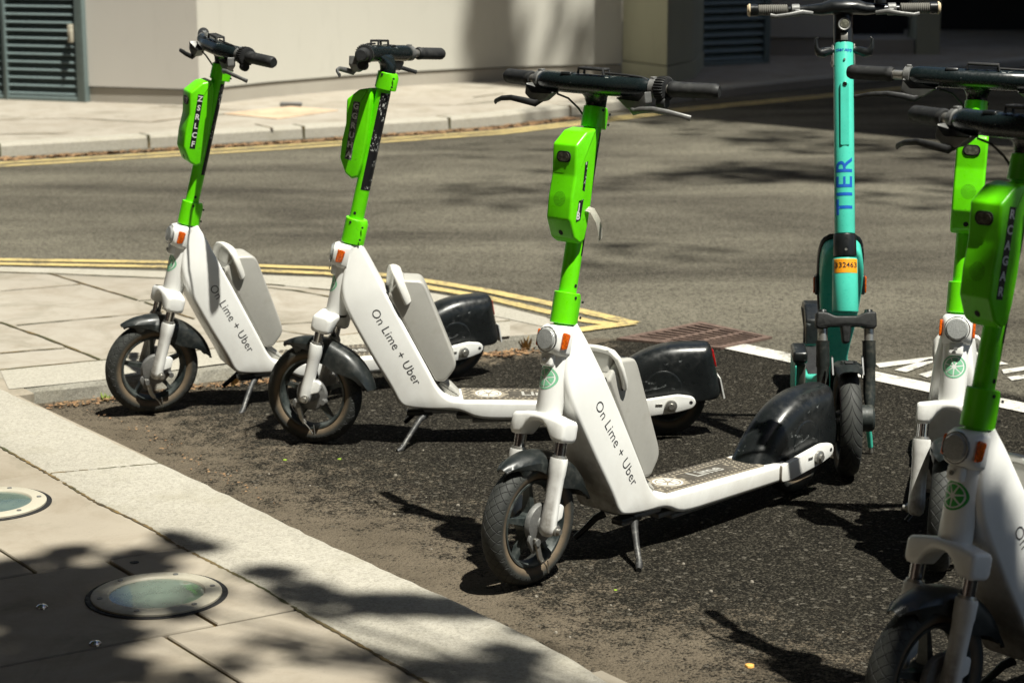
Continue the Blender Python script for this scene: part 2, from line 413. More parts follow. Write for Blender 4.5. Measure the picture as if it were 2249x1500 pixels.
Z = .05
KE = [(-3.2, 8.0), (-2.35, 6.98)] + [tuple(at(*p, Z)[:2]) for p in [(19, 855), (205, 945), (289, 984), (392, 1029), (467, 1066), (583, 1122), (714, 1187), (900, 1271), (1180, 1400), (1350, 1500)]] + [(.62, 2.9), (1.1, 2.1), (2.2, .2), (3.4, -2)]
KI = [(-3.5, 7.85), (-2.55, 6.75), (-1.78, 5.84)] + [tuple(at(*p, Z)[:2]) for p in [(0, 977), (112, 1040), (210, 1099), (327, 1155), (401, 1201), (578, 1290), (653, 1337), (900, 1477)]] + [(.2, 3.05), (.75, 2.1), (1.85, .1), (3.0, -2.1)]
def resample(P, step):
    P = [Vector(p) for p in P]; out = [P[0]]
    for a, c in zip(P, P[1:]):
        n = max(1, int((c-a).length/step))
        for i in range(1, n+1): out.append(a.lerp(c, i/n))
    return out
def strip_pts(P, off):
    out = []
    for i, p in enumerate(P):
        t = (P[min(i+1, len(P)-1)]-P[max(i-1, 0)]).normalized(); out.append(p+Vector((-t.y, t.x))*off)
    return out
def ribbon(b, P, w0, z, jit=0., seg=.04, gap=0.):
    P = resample([tuple(p)[:2] for p in P], seg); rnd = random.Random(len(P))
    L = [p for p in strip_pts(P, w0/2)]; Rr = [p for p in strip_pts(P, -w0/2)]
    prev = None
    for i in range(len(P)):
        j1, j2 = rnd.uniform(-jit, jit), rnd.uniform(-jit, jit)
        a = L[i]+(L[i]-P[i]).normalized()*j1; c = Rr[i]+(Rr[i]-P[i]).normalized()*j2
        cur = (b.v((a.x, a.y, z)), b.v((c.x, c.y, z)))
        if prev and rnd.random() >= gap: b.f([prev[0], cur[0], cur[1], prev[1]])
        prev = cur
    return b
# footway slabs in the foreground
D = Vector((.589, -.807)).normalized(); X = Vector((-.853, -.522)).normalized(); O = Vector((-.761, 4.423))
def sl(s0, l): return O + D*s0 + X*l
b = MB()
rows = [(-3.4, -2.6, (-.35, .5, 1.4, 2.6)), (-2.6, -1.7, (-.35, .25, 1.1, 2.6)), (-1.7, -.8, (-.3, .45, 1.3, 2.6)), (-.8, 0, (-.25, .35, 1.2, 2.6)), (0, .526, (-.25, .185, 1.05, 2.6)),
        (.526, 1.15, (-.25, .30, 1.2, 2.6)), (1.15, 1.9, (-.3, .15, .9, 2.6)), (1.9, 2.7, (-.3, .4, 1.3, 2.6)), (2.7, 5.5, (-.3, .5, 2.6))]
g = .0045
rnd = random.Random(3)
for s0, s1, ls in rows:
    for l0, l1 in zip(ls, ls[1:]):
        dz = rnd.uniform(-.0012, .0012)
        P = [sl(s0+g, l0+g), sl(s1-g, l0+g), sl(s1-g, l1-g), sl(s0+g, l1-g)]
        c = sum(P, Vector((0, 0)))/4
        Q = [p+(c-p).normalized()*.003 for p in P]
        lo = [b.v((p.x, p.y, 0.02)) for p in P]; md = [b.v((p.x, p.y, Z-.003+dz)) for p in P]; hi = [b.v((p.x, p.y, Z+dz)) for p in Q]
        for i in range(4):
            j = (i+1) % 4; b.f([lo[i], lo[j], md[j], md[i]]); b.f([md[i], md[j], hi[j], hi[i]])
        b.f(hi)
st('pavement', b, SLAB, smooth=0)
b = MB(); b.slab([sl(-3.6, -.28), sl(5.6, -.28), sl(5.6, 2.7), sl(-3.6, 2.7)], .01, Z-.008); st('pavement_bedding', b, JOINT)
# kerb stones along the footway
def at_edge(P, n):
    P = [Vector(p) for p in P]; L = [0]
    for a, c in zip(P, P[1:]): L.append(L[-1]+(c-a).length)
    out = []
    for k in range(n+1):
        d = L[-1]*k/n; i = max(j for j in range(len(L)) if L[j] <= d+1e-9); i = min(i, len(P)-2)
        out.append(P[i].lerp(P[i+1], (d-L[i])/(L[i+1]-L[i])))
    return out
b = MB(); N = 300; A = at_edge(KE, N); Bp = at_edge(KI, N)
# joint across the kerb: near px (117,1040)-(243,1026)
jt = at(180, 1033, Z); kj = min(range(N), key=lambda i: ((A[i]+Bp[i])/2-jt.xy).length)
joints = {kj, kj-38, kj+52, kj+100, kj-80, kj+150}
rnd = random.Random(5); prev = None
for i in range(N+1):
    t = (A[i]-Bp[i]).normalized(); j = rnd.uniform(-.0035, .0035)
    e = A[i]+t*j; zt = Z+.003
    sec = [(Bp[i].x, Bp[i].y, .01), (Bp[i].x, Bp[i].y, zt-.003), (Bp[i].x+t.x*.004, Bp[i].y+t.y*.004, zt), (e.x-t.x*.018, e.y-t.y*.018, zt), (e.x-t.x*.005, e.y-t.y*.005, zt-.006), (e.x, e.y, zt-.018), (e.x+t.x*.003, e.y+t.y*.003, -.01)]
    cur = [b.v(p) for p in sec]
    if prev and i not in joints:
        for q in range(len(sec)-1): b.f([prev[q], prev[q+1], cur[q+1], cur[q]])
    if i in joints and prev:      # narrow mortar line
        dn = [b.v((p[0], p[1], p[2]-.004)) for p in sec]
        m_ = [prev[q].co.lerp(cur[q].co, .93) for q in range(len(sec))]; mv = [b.v(p) for p in m_]
        for q in range(len(sec)-1): b.f([prev[q], prev[q+1], mv[q+1], mv[q]])
    prev = cur
st('kerb', b, KERB, smooth=40)
b = MB()
ribbon(b, strip_pts([Vector(p) for p in KI], -.003), .007, Z+.0016, .0025, .012, .04)
for k in sorted(joints):
    if 0 < k < N: ribbon(b, [A[k]*.97+Bp[k]*.03, Bp[k]], .006, Z+.0038, .002, .012, .1)
tag(b.build('joint_moss', JOINT, smooth=0), kind='stuff')

# island footway
oute = [(0, 583), (327, 592), (719, 608), (900, 634), (1070, 664), (1200, 697), (1268, 716)]
IS = [(-6.5, 9.6)] + [tuple(at(*p, Z)[:2]) for p in oute]
near = [(1262, 730), (1180, 735), (1080, 742), (780, 769), (480, 800), (224, 835), (19, 854)]
IN = [tuple(at(*p, Z)[:2]) for p in near] + [(-2.35, 6.98-.96+.5), (-6.8, 7.6)]
IP = IS+IN
b = MB(); rnd = random.Random(11)
PI = [Vector(p) for p in IP]; pts = resample(IP+[IP[0]], .05)[:-1]; c0 = Vector((-1.4, 7.4))
top = [b.v((p.x+(c0-p).normalized().x*.012, p.y+(c0-p).normalized().y*.012, Z)) for p in pts]
ed = [b.v((p.x+rnd.uniform(-.004, .004), p.y+rnd.uniform(-.004, .004), Z-.014)) for p in pts]
bt = [b.v((p.x+rnd.uniform(-.002, .014), p.y-rnd.uniform(.0, .014), -.01)) for p in pts]
n = len(pts); b.f(top)
b.mi = 1
for i in range(n):
    j = (i+1) % n; b.f([top[i], top[j], ed[j], ed[i]]); b.f([ed[i], ed[j], bt[j], bt[i]])
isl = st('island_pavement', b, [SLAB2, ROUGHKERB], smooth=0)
b = MB()        # kerb band of the island, a separate stone course laid 2 mm proud
inn = [(0, 596), (108, 600), (358, 611), (600, 625), (760, 640), (950, 668), (1100, 698), (1210, 722)]
o1 = at_edge([tuple(at(*p, Z)[:2]) for p in oute[:-1]], 60); i1 = at_edge([tuple(at(*p, Z)[:2]) for p in inn], 60)
for k in range(60):
    b.slab([o1[k]-(o1[k]-i1[k]).normalized()*.014, o1[k+1]-(o1[k+1]-i1[k+1]).normalized()*.014, i1[k+1], i1[k]], Z-.01, Z+.002) if 0 else b.poly([(*(o1[k]-(o1[k]-i1[k]).normalized()*.014), Z+.002), (*(o1[k+1]-(o1[k+1]-i1[k+1]).normalized()*.014), Z+.002), (*i1[k+1], Z+.002), (*i1[k], Z+.002)])
o2 = at_edge([tuple(at(*p, Z)[:2]) for p in [(0, 811), (221, 790), (444, 768), (785, 733), (1120, 706)]], 60); i2 = at_edge([tuple(at(*p, Z)[:2]) for p in [(19, 853), (224, 833), (480, 799), (780, 768), (1120, 739)]], 60)
for k in range(60): b.poly([(*o2[k], Z+.002), (*o2[k+1], Z+.002), (*i2[k+1], Z+.002), (*i2[k], Z+.002)])
st('island_kerb', b, KERB)
b = MB()
for J in ([(0, 596), (108, 599), (358, 610), (600, 625), (760, 640), (950, 668)], [(108, 599), (331, 667), (427, 700)], [(0, 638), (178, 623)], [(36, 713), (200, 698), (360, 684)], [(0, 706), (110, 745), (221, 789)],
          [(305, 660), (420, 650), (560, 640)], [(0, 774), (144, 763)], [(0, 811), (221, 790), (444, 768), (785, 733), (1120, 706)], [(567, 629), (650, 638), (740, 655), (860, 685)], [(560, 716), (800, 700), (1010, 690)], [(427, 700), (560, 716), (700, 740)], [(860, 685), (1000, 712)]):
    ribbon(b, [at(*p, Z) for p in J], .010, Z+.0035, .003, .05, .05)
tag(b.build('island_joint_dirt', JOINT, smooth=0), kind='stuff')

# yellow lines (sheets 4 mm above the road)
def paintline(name, P, w, m, z=.004):
    b = MB(); ribbon(b, [at(*p, 0) for p in P], w, z, .003, .05); st(name, b, m)
yo = [(-250, 566), (0, 569), (350, 575), (720, 590), (900, 612), (1070, 640), (1200, 667), (1392, 712)]
yi = [(-250, 574), (0, 578), (350, 585), (720, 601), (900, 625), (1070, 655), (1200, 686), (1290, 707), (1345, 714)]
paintline('yellow_line', yo, .065, YEL); paintline('yellow_line', yi, .06, YEL)
paintline('yellow_line', [(1390, 712.5), (1262, 729)], .065, YEL, .006)
# far footway with kerb
ZF = .08
kf = [(-700, 395), (-300, 365), (0, 342), (328, 323), (668, 303), (988, 284), (1100, 275), (1253, 256), (1524, 222), (1790, 193), (2249, 150)]
kfw = [at(*p, 0).xy for p in kf] + [Vector((9, 26)), Vector((16, 33))]
kfs = resample([tuple(p) for p in kfw], .3)
back = [(16, 60), (-25, 60), (-25, 14)]
b = MB(); n = len(kfs)
inner = strip_pts(kfs, .16)
b.f([b.v((p.x, p.y, ZF)) for p in inner] + [b.v((*p, ZF)) for p in back])
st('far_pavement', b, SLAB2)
b = MB(); prev = None
jn = [min(range(n), key=lambda i: (kfs[i]-at(*q, 0).xy).length) for q in [(328, 323), (668, 303), (988, 284), (1253, 256), (1524, 222), (0, 342)]]
for i in range(n):
    o, q = kfs[i], inner[i]; t = (o-q).normalized()
    cur = [b.v((q.x, q.y, ZF-.01)), b.v((q.x, q.y, ZF+.003)), b.v((o.x-t.x*.02, o.y-t.y*.02, ZF+.003)), b.v((o.x, o.y, ZF-.015)), b.v((o.x+t.x*.006, o.y+t.y*.006, -.01))]
    if prev:
        for k in range(4): b.f([prev[k], prev[k+1], cur[k+1], cur[k]])
    prev = cur
st('far_kerb', b, KERB, smooth=40)
b = MB()
for i in jn:
    o, q = kfs[i], inner[i]; t = (kfs[min(i+1, n-1)]-o).normalized()*.008; u = (o-q).normalized()
    b.slab([o+u*.009-t, o+u*.009+t, q+t, q-t], 0, ZF+.005)
for J in ([(0, 262), (160, 258), (330, 268)], [(0, 293), (150, 292)], [(330, 268), (430, 256), (640, 236)], [(560, 272), (600, 282)], [(1040, 215), (1110, 206)], [(780, 228), (1000, 232), (1200, 215)], [(350, 232), (600, 246)]):
    ribbon(b, [at(*p, ZF) for p in J], .02, ZF+.004, .006, .1)
tag(b.build('far_joint_dirt', JOINT, smooth=0), kind='stuff')
paintline('yellow_line', [(-400, 380), (0, 356.5), (328, 337.5), (668, 317), (1100, 289), (1345, 261), (1509, 240), (1800, 213), (2249, 170)], .075, YEL)
paintline('yellow_line', [(-400, 388), (0, 363.5), (328, 344.5), (668, 324), (1100, 295), (1345, 266.5), (1509, 245), (1800, 217.5), (2249, 174)], .075, YEL)
# bay line and lettering strokes on the road
b = MB()
b.poly([(*at(*p, 0).xy, .004) for p in [(1589, 768), (1628, 757), (2300, 901), (2290, 920)]]); st('white_line', b, WLINE)
b = MB()
def stroke(pts):
    b.poly([(*at(*p, 0).xy, .0045) for p in pts])
stroke([(1922, 803), (1932, 812), (2062, 795), (2070, 786)])
stroke([(1964, 817), (1990, 822), (2064, 795), (2040, 793)])
stroke([(2018, 827), (2036, 834), (2110, 812), (2095, 806)])
stroke([(2110, 812), (2095, 806), (2200, 800), (2215, 805)])
stroke([(2200, 817), (2204, 826), (2270, 815), (2268, 808)])
stroke([(2212, 833), (2222, 841), (2290, 830), (2285, 824)])
st('road_lettering', b, WLINE)

# ---------------------------------------------------------------- drain grate
c4 = [at(*p, 0).xy for p in [(1354, 748), (1538, 712), (1696, 746), (1583, 770)]]
b = MB()
def bil(u, v): return (c4[0]*(1-u)+c4[1]*u)*(1-v) + (c4[3]*(1-u)+c4[2]*u)*v
fw = .07
for (u0, v0, u1, v1) in ((0, 0, 1, fw), (0, 1-fw, 1, 1), (0, fw, fw, 1-fw), (1-fw, fw, 1, 1-fw)):
    b.slab([bil(u0, v0), bil(u1, v0), bil(u1, v1), bil(u0, v1)], .001, .009)
gr = thing('drain_grate', Matrix.Translation((*bil(.5, .5), 0)), 'rusty iron drain grate set in the road at the end of the white line', 'drain grate')
inv = Matrix.Translation((-bil(.5, .5).x, -bil(.5, .5).y, 0))
b.xf(inv).build('grate_frame', IRON, gr, smooth=0)
b = MB(); k = 9
for i in range(k):
    u = fw+(1-2*fw)*(i+.5)/k; hw = .017
    for v0, v1 in ((fw, .36), (.40, .62), (.66, 1-fw)):
        b.slab([bil(u-hw, v0), bil(u+hw, v0), bil(u+hw, v1), bil(u-hw, v1)], .0012, .0082)
for v in (.38, .64): b.slab([bil(fw, v-.02), bil(1-fw, v-.02), bil(1-fw, v+.02), bil(fw, v+.02)], .0012, .0078)
b.xf(inv).build('grate_bars', IRON, gr, smooth=0)
b = MB(); b.poly([(*bil(0.01, 0.01), .0008), (*bil(.99, .01), .0008), (*bil(.99, .99), .0008), (*bil(.01, .99), .0008)]); b.xf(inv).build('grate_well', DARKV, gr, smooth=0)  # flat dark sheet painted as the shaded well under the bars
# far access cover on the pavement
b = MB(); cc = [at(*p, ZF).xy for p in [(490, 250), (640, 234), (745, 243), (610, 262)]]; b.slab(cc, ZF-.01, ZF+.006)
RUSTC = slabmat('rust_stained_cover', (.46, .31, .20), (.50, .38, .27))
tag(b.build('access_cover', RUSTC, smooth=0), 'rust stained square access cover in the far pavement by the kerb', 'manhole cover')
b = MB(); q = at(640, 234, ZF); b.box((q.x, q.y+.02, ZF+.02), (.17, .05, .03), .008); tag(b.build('stone_chip', BRACK), 'small dark flat scrap lying behind the rust stained cover', 'debris')

# ---------------------------------------------------------------- uplighters and studs in the footway
GLASS = NT('greenish_frosted_glass'); n_ = GLASS.noise(14, 5, .7); GLASS.col(GLASS.mix(GLASS.ramp(n_, .3, .7), (.065, .095, .075), (.125, .165, .13))); GLASS.rough(GLASS.ramp(n_, .3, .7, .18, .4)); GLASS.b.inputs['Coat Weight'].default_value = .6; GLASS = GLASS.m
STEEL = paint('dull_steel_ring', (.40, .37, .295), .55, .0, dirt=(.2, .17, .11), damt=.6, scale=20)
def uplight(px, py, label):
    p = at(px, py, Z); r = .139
    t = thing('ground_light', Matrix.Translation((p.x, p.y, Z)), label, 'ground light', 'round lights set in the paving')
    b = MB(); b.lathe([(r+.013, .0015), (r+.011, .0030), (r+.008, .0015)], axis='z', n=64); b.lathe([(r+.010, .0022), (r-.01, .0022)], axis='z', n=64); b.build('gap_ring', HOLE, t)
    b = MB(); b.lathe([(r, .001), (r, .006), (r-.003, .008), (.104, .0085), (.101, .006), (.100, .003)], axis='z', n=64); b.build('steel_ring', STEEL, t)
    b = MB(); b.lathe([(.102, .004), (.06, .0055), (0, .006)], axis='z', n=64); b.build('glass', GLASS, t)
    for k in range(6):
        a = R_(20+60*k); b = MB(); b.lathe([(.0062, .0082), (.0058, .0098), (0, .0092)], (math.cos(a)*.121, math.sin(a)*.121, 0), 'z', 12)
        b.build('screw', BRACK, t)
uplight(343, 1306, 'round green glass ground light with steel ring in dappled shade, whole in view')
uplight(-24, 1105, 'round ground light cut by the left edge of the photo, in full sun')
for px, py, lab in ((91, 1332, 'small domed steel stud left of the whole round ground light'), (208, 1413, 'small domed steel stud just below the whole round ground light')):
    p = at(px, py, Z); b = MB(); b.lathe([(.0125, 0), (.0118, .004), (.008, .0075), (.003, .009), (0, .0092)], (0, 0, 0), 'z', 20)
    o = tag(b.build('paving_stud', CHROME), lab, 'paving stud', 'steel studs in the paving'); o.location = (p.x, p.y, Z)
b = MB(); p = at(294, 1234, Z); b.lathe([(.011, .001), (.006, .0015), (0, .001)], (0, 0, 0), 'z', 14); o = tag(b.build('stud_hole', HOLE), 'dark empty stud hole in the paving behind the whole ground light', 'stud hole'); o.location = (p.x, p.y, Z+.001)

# ---------------------------------------------------------------- building behind
bl = thing('building', Matrix.Identity(4), 'cream rendered building with curved wall, stone plinth and louvred doors behind the street', 'building')
def wallstrip(P, z0, z1, off=0., m=None, name='wall', cap=False, smooth=30, thick=.25):
    P = [Vector(p) for p in P]; F = strip_pts(P, off); Bk = strip_pts(P, thick)
    b = MB(); rings = []
    for a, c in zip(F, Bk): rings.append([(a.x, a.y, z0), (a.x, a.y, z1), (c.x, c.y, z1), (c.x, c.y, z0)])
    b.loft(rings); return b.build(name, m, bl, smooth=smooth)
HT = 8.5
lA = at(200, 222, ZF).xy; lB = at(440, 231, ZF).xy; dA = (lB-lA)
WB = [lB, Vector((-2.0, 16.32)), Vector((-1.45, 16.98)), Vector((-1.0, 17.42)), Vector((-.5, 17.8)), Vector((.25, 18.18)), at(1366, 172, ZF).xy]
FF = strip_pts([Vector(p) for p in [lA]+WB], -.013); wallstrip(FF[:2], ZF+.125, HT, 0, WALLA, smooth=0); wallstrip([lA, lB], ZF-.02, ZF+.115, 0, PLINTH, 'plinth')
wallstrip(FF[1:], ZF+.125, HT, 0, WALLM); wallstrip(WB, ZF-.02, ZF+.115, 0, PLINTH, 'plinth')
# left louvred door
def louvre(p0, p1, z0, z1, pitch, name, frame=.055, posts=()):
    p0, p1 = Vector(p0), Vector(p1); L = (p1-p0).length; t = (p1-p0)/L; ang = math.atan2(t.y, t.x)
    M = Matrix.Translation((p0.x, p0.y, 0)) @ Matrix.Rotation(ang, 4, 'Z')
    b = MB(); 
    b.box((frame/2, -.03, (z0+z1)/2), (frame, .07, z1-z0), .004); b.box((L-frame/2, -.03, (z0+z1)/2), (frame, .07, z1-z0), .004)
    b.box((L/2, -.03, z0+.02), (L-2*frame, .06, .04), .003)
    for q in posts: b.box((q, -.035, (z0+z1)/2), (.035, .07, z1-z0), .004)
    dr = b.build('louvre_door', LOUV, bl, M=M)
    b = MB(); z = z0+.05
    while z < z1:
        b.prism([(0, 0), (1, 0), (1, 1), (0, 1)], 0, 1) if 0 else None
        y0, y1 = -.052, .0
        vs = [b.v(p) for p in [(frame, y0, z), (L-frame, y0, z), (L-frame, y1, z+pitch*.75), (frame, y1, z+pitch*.75), (frame, y0, z+.008), (L-frame, y0, z+.008), (L-frame, y1, z+pitch*.75+.008), (frame, y1, z+pitch*.75+.008)]]
        for f in ((0, 1, 2, 3), (4, 5, 6, 7), (0, 1, 5, 4), (1, 2, 6, 5), (2, 3, 7, 6), (3, 0, 4, 7)): b.f([vs[i] for i in f])
        z += pitch
    link('slats', b.mesh('slats', LOUV, 0), dr)
    b = MB(); b.box((L/2, .04, (z0+z1)/2), (L, .02, z1-z0)); link('door_void', b.mesh('door_void', DARKV, 0), dr)
    return dr
lL = lA - dA.normalized()*1.9
dr = louvre(lL+Vector((-.0, 0)), lA+dA.normalized()*.0, ZF, 3.2, .0625, 'l', .075, posts=(1.9-.745,))
b = MB(); b.box((1.9-.10, -.085, .62), (.035, .04, .14), .006); b.box((1.9-.085, -.1, .60), (.02, .03, .10), .006)
link('handle', b.mesh('handle', STEEL), dr)
wallstrip([lL-dA.normalized()*3, lL], ZF-.02, HT, 0, WALLA)
# pillar, second louvre and recesses to the right
a0 = at(1366, 172, ZF).xy; a1 = at(1465, 186, ZF).xy; a2 = at(1521, 174, ZF).xy
def column(P, z0, z1, m, name):
    b = MB(); b.slab(P, z0, z1); return b.build(name, m, bl, smooth=0)
bk = Vector((.25, 1.6))
column([a0+Vector((.006, 0)), a1, a2, a2+bk, a0+bk], ZF+.16, HT, PILLM, 'pillar')
e = .025
column([a0+Vector((.002, -e)), a1+Vector((0, -e)), a2+Vector((e, 0)), a2+bk+Vector((.01, 0)), a0+bk], ZF-.01, ZF+.15, PILLM, 'pillar_base')
l0 = at(1519, 148, ZF).xy; l1 = at(1683, 140, ZF).xy
louvre(l0-(l1-l0)*.05, l1, ZF, 3.2, .078, 'r', .07)
w0 = Vector((2.70, 21.55)); w1 = at(1868, 124, ZF).xy
wallstrip([l1, w0], ZF, HT, 0, WALLM)
wallstrip([w0, w1], ZF+.19, HT, -.03, WALLM); wallstrip([w0, w1], ZF-.02, ZF+.18, 0, PLINTH, 'plinth')
c0_, c1_ = at(2013, 123, ZF).xy, at(2064, 123, ZF).xy
column([c0_, c1_, c1_+Vector((.1, 1)), c0_+Vector((.1, 1))], ZF-.01, HT, PILLM, 'pillar')
column([w1+Vector((.0, .7)), c0_+Vector((.0, .7)), c0_+Vector((.0, 1.2)), w1+Vector((.0, 1.2))], ZF+.18, HT, DARKV, 'recess')  # near-black block painted as the shade deep in the recess
column([w1+Vector((.01, .05)), c0_+Vector((-.01, .05)), c0_+Vector((-.01, .69)), w1+Vector((.01, .69))], ZF-.01, ZF+.16, PLINTH, 'recess_step')
column([Vector((4.6, 27)), Vector((12, 25.5)), Vector((12, 26.5)), Vector((4.6, 28))], ZF-.01, HT, DARKV, 'recess')
column([Vector((2.5, 22.9)), Vector((12, 22.0)), Vector((12, 27)), Vector((2.5, 28))], 2.6, 4.4, PLINTH, 'canopy_slab')
# unseen building added on the right, shaped to cast shade on the carriageway
bb = thing('shade_building', Matrix.Translation((5.95, 10.5, 0)), 'tall brick building added out of view at right to shade the carriageway', 'building')
BRICK = NT('brick'); br = BRICK.n('ShaderNodeTexBrick'); br.inputs['Scale'].default_value = 4.5; br.inputs['Color1'].default_value = (.22, .1, .06, 1); br.inputs['Color2'].default_value = (.3, .15, .09, 1); br.inputs['Mortar'].default_value = (.35, .32, .28, 1)
mp = BRICK.n('ShaderNodeMapping'); BRICK.set(mp.inputs[0], BRICK.co.outputs['Object']); mp.inputs['Rotation'].default_value = (math.pi/2, 0, 0); BRICK.set(br.inputs['Vector'], mp.outputs[0]); BRICK.col(br.outputs[0]); BRICK.rough(.9); BRICK = BRICK.m
b = MB(); b.slab([(0, 0), (9, 0), (9, 8.75), (0, 8.75)], 0, 17); b.build('wall', BRICK, bb, smooth=0)
b = MB(); b.slab([(.12, .45), (.44, .45), (.44, .85), (.12, .85)], 17, 25); b.build('shadow_shaft', BRICK, bb, smooth=0)  # unseen shaft added above the roof to cast the band on the wall
for zz in (1.2, 4.6, 8., 11.4, 14.4):
    for yy in (.8, 3.4, 6.2):
        b = MB(); b.box((-.02, yy+.7, zz+.9), (.06, 1.3, 1.8), .01); wn = b.build('window', DARKV, bb)
        b = MB(); b.box((-.055, yy+.7, zz+.9), (.03, .06, 1.75), .005); b.box((-.06, yy+.7, zz+.9), (.03, 1.25, .05), .005); b.box((-.05, yy+.7, zz-.03), (.14, 1.4, .08), .01); link('window_frame', b.mesh('window_frame', LETTER), wn)

def terrace(x, y, sx, sy, h, label, face):  # unseen blocks added round the street to cut skylight
    t = thing('shade_building', Matrix.Translation((x, y, 0)), label, 'building')
    b = MB(); b.slab([(0, 0), (sx, 0), (sx, sy), (0, sy)], 0, h); b.build('wall', BRICK, t, smooth=0)
    for zz in range(1, int(h)-2, 3):
        for k in range(int((sx if face == 'y' else sy)/2.4)):
            u = 1.2+2.4*k
            b = MB()
            if face == 'y': b.box((u, sy+.02, zz+.9), (1.2, .06, 1.7), .01)
            else: b.box((sx+.02, u, zz+.9), (.06, 1.2, 1.7), .01)
            b.build('window', DARKV, t)
terrace(-22, -22, 34, 9, 22, 'long brick terrace added behind the viewer to block skylight', 'y')
terrace(-19, -12, 9, 26, 20, 'brick building added out of view at left to block skylight', 'x')

# ================================================================ GREEN RENTAL SCOOTER
RK = R_(12.772); AX0 = -.019
def A_(z, f=0., y=0.): return Vector((AX0+z*math.tan(RK)-f*math.cos(RK), y, z+f*math.sin(RK)))
AU = Vector((math.sin(RK), 0, math.cos(RK))); AF = Vector((-math.cos(RK), 0, math.sin(RK)))
# basis: columns (forward, side, up-axis) for parts built upright about the steering axis
def axis_frame(z, f=0.):
    M = Matrix.Identity(4); M.col[0][:3] = -AF; M.col[1][:3] = (0, 1, 0); M.col[2][:3] = AU; M.col[3][:3] = A_(z, f); return M

def ring_rr(T, B, w, rc, k=4):
    T, B = Vector((T[0], 0, T[1])), Vector((B[0], 0, B[1])); c = (T+B)/2; h = (T-B).length/2; e = (T-B).normalized()
    rc = min(rc, h*.95, w*.95); out = []
    for sy, sh, a0 in ((1, 1, 0), (-1, 1, 90), (-1, -1, 180), (1, -1, 270)):
        for i in range(k+1):
            t = R_(a0+90*i/k); yy = sy*(w-rc)+rc*math.cos(t); hh = sh*(h-rc)+rc*math.sin(t)
            out.append(c+Vector((0, yy, 0))+e*hh)
    return out
def spline(st_, n=4):
    "catmull-rom through tuples of floats"
    out = []; m = len(st_)
    for i in range(m-1):
        p = [st_[max(i-1, 0)], st_[i], st_[i+1], st_[min(i+2, m-1)]]
        for k in range(n):
            t = k/n
            out.append(tuple(.5*((2*b_)+(-a+c)*t+(2*a-5*b_+4*c-d)*t*t+(-a+3*b_-3*c+d)*t**3) for a, b_, c, d in zip(*p)))
    out.append(tuple(st_[-1])); return out

def lime_slice(r, n=7):
    "citrus slice emblem: ring and wedges, flat in xy"
    b = MB(); N_ = 56
    for k in range(N_):
        a0, a1 = 2*math.pi*k/N_, 2*math.pi*(k+1)/N_
        b.f([b.v((rr*math.cos(a), rr*math.sin(a), 0)) for rr, a in ((r*.86, a0), (r, a0), (r, a1), (r*.86, a1))])
    for k in range(n):
        a0, a1 = 2*math.pi*(k+.07)/n+.2, 2*math.pi*(k+.93)/n+.2
        for j in range(5):
            s0, s1 = a0+(a1-a0)*j/5, a0+(a1-a0)*(j+1)/5; am = (a0+a1)/2
            tip = (r*.16*math.cos(am), r*.16*math.sin(am), 0)
            for q0, q1 in ((0, .5), (.5, 1)):
                def pt(a, q): return tuple(tip[i]*(1-q)+(r*.76*(math.cos(a), math.sin(a), 0)[i])*q for i in range(3))
                b.f([b.v(p) for p in (pt(s0, q0), pt(s0, q1), pt(s1, q1), pt(s1, q0))])
    bmesh.ops.remove_doubles(b.bm, verts=b.bm.verts, dist=1e-6)
    return b

MESH = {}          # shared mesh data of the scooter's parts: path -> (mesh, steers)
PARTS = []         # (name, mesh, parent_index or None, steers)
def add(name, b, mats, steers=False, parent=None, smooth=35, keep=False):
    PARTS.append((name, b.mesh(name, mats, smooth, keep), parent, steers)); return len(PARTS)-1

# -- frame body: down tube running into the deck
stn = [(.140, .582, .100, .575, .027), (.162, .542, .088, .50, .036), (.188, .490, .083, .445, .045), (.212, .442, .100, .388, .052), (.272, .325, .160, .272, .060), (.325, .222, .214, .178, .0645),
       (.346, .180, .240, .128, .066), (.362, .157, .266, .116, .067), (.378, .143, .330, .108, .068), (.405, .134, .415, .100, .070), (.48, .131, .477, .077, .072), (.62, .127, .62, .073, .074), (.895, .118, .902, .070, .074)]
sm = spline(stn, 4)
b = MB(); b.loft([ring_rr(s_[0:2], s_[2:4], s_[4], .011) for s_ in sm]); body_bvh = bvh_of(b)
body = add('frame_body', b, WHITE, smooth=50)
# head tube
b = MB(); b.lathe([(.0, .0), (.030, .0), (.031, .004), (.0305, .10), (.030, .195), (.0285, .203), (0, .203)], axis='z', n=40); b.xf(axis_frame(.380)); head_bvh = bvh_of(b)
head = add('head_tube', b, WHITE)
b = MB(); b.lathe([(.0302, -.004), (.0305, .0), (.0302, .0035)], axis='z', n=40); b.xf(axis_frame(.379)); add('seal_ring', b, HOLE, parent=head)
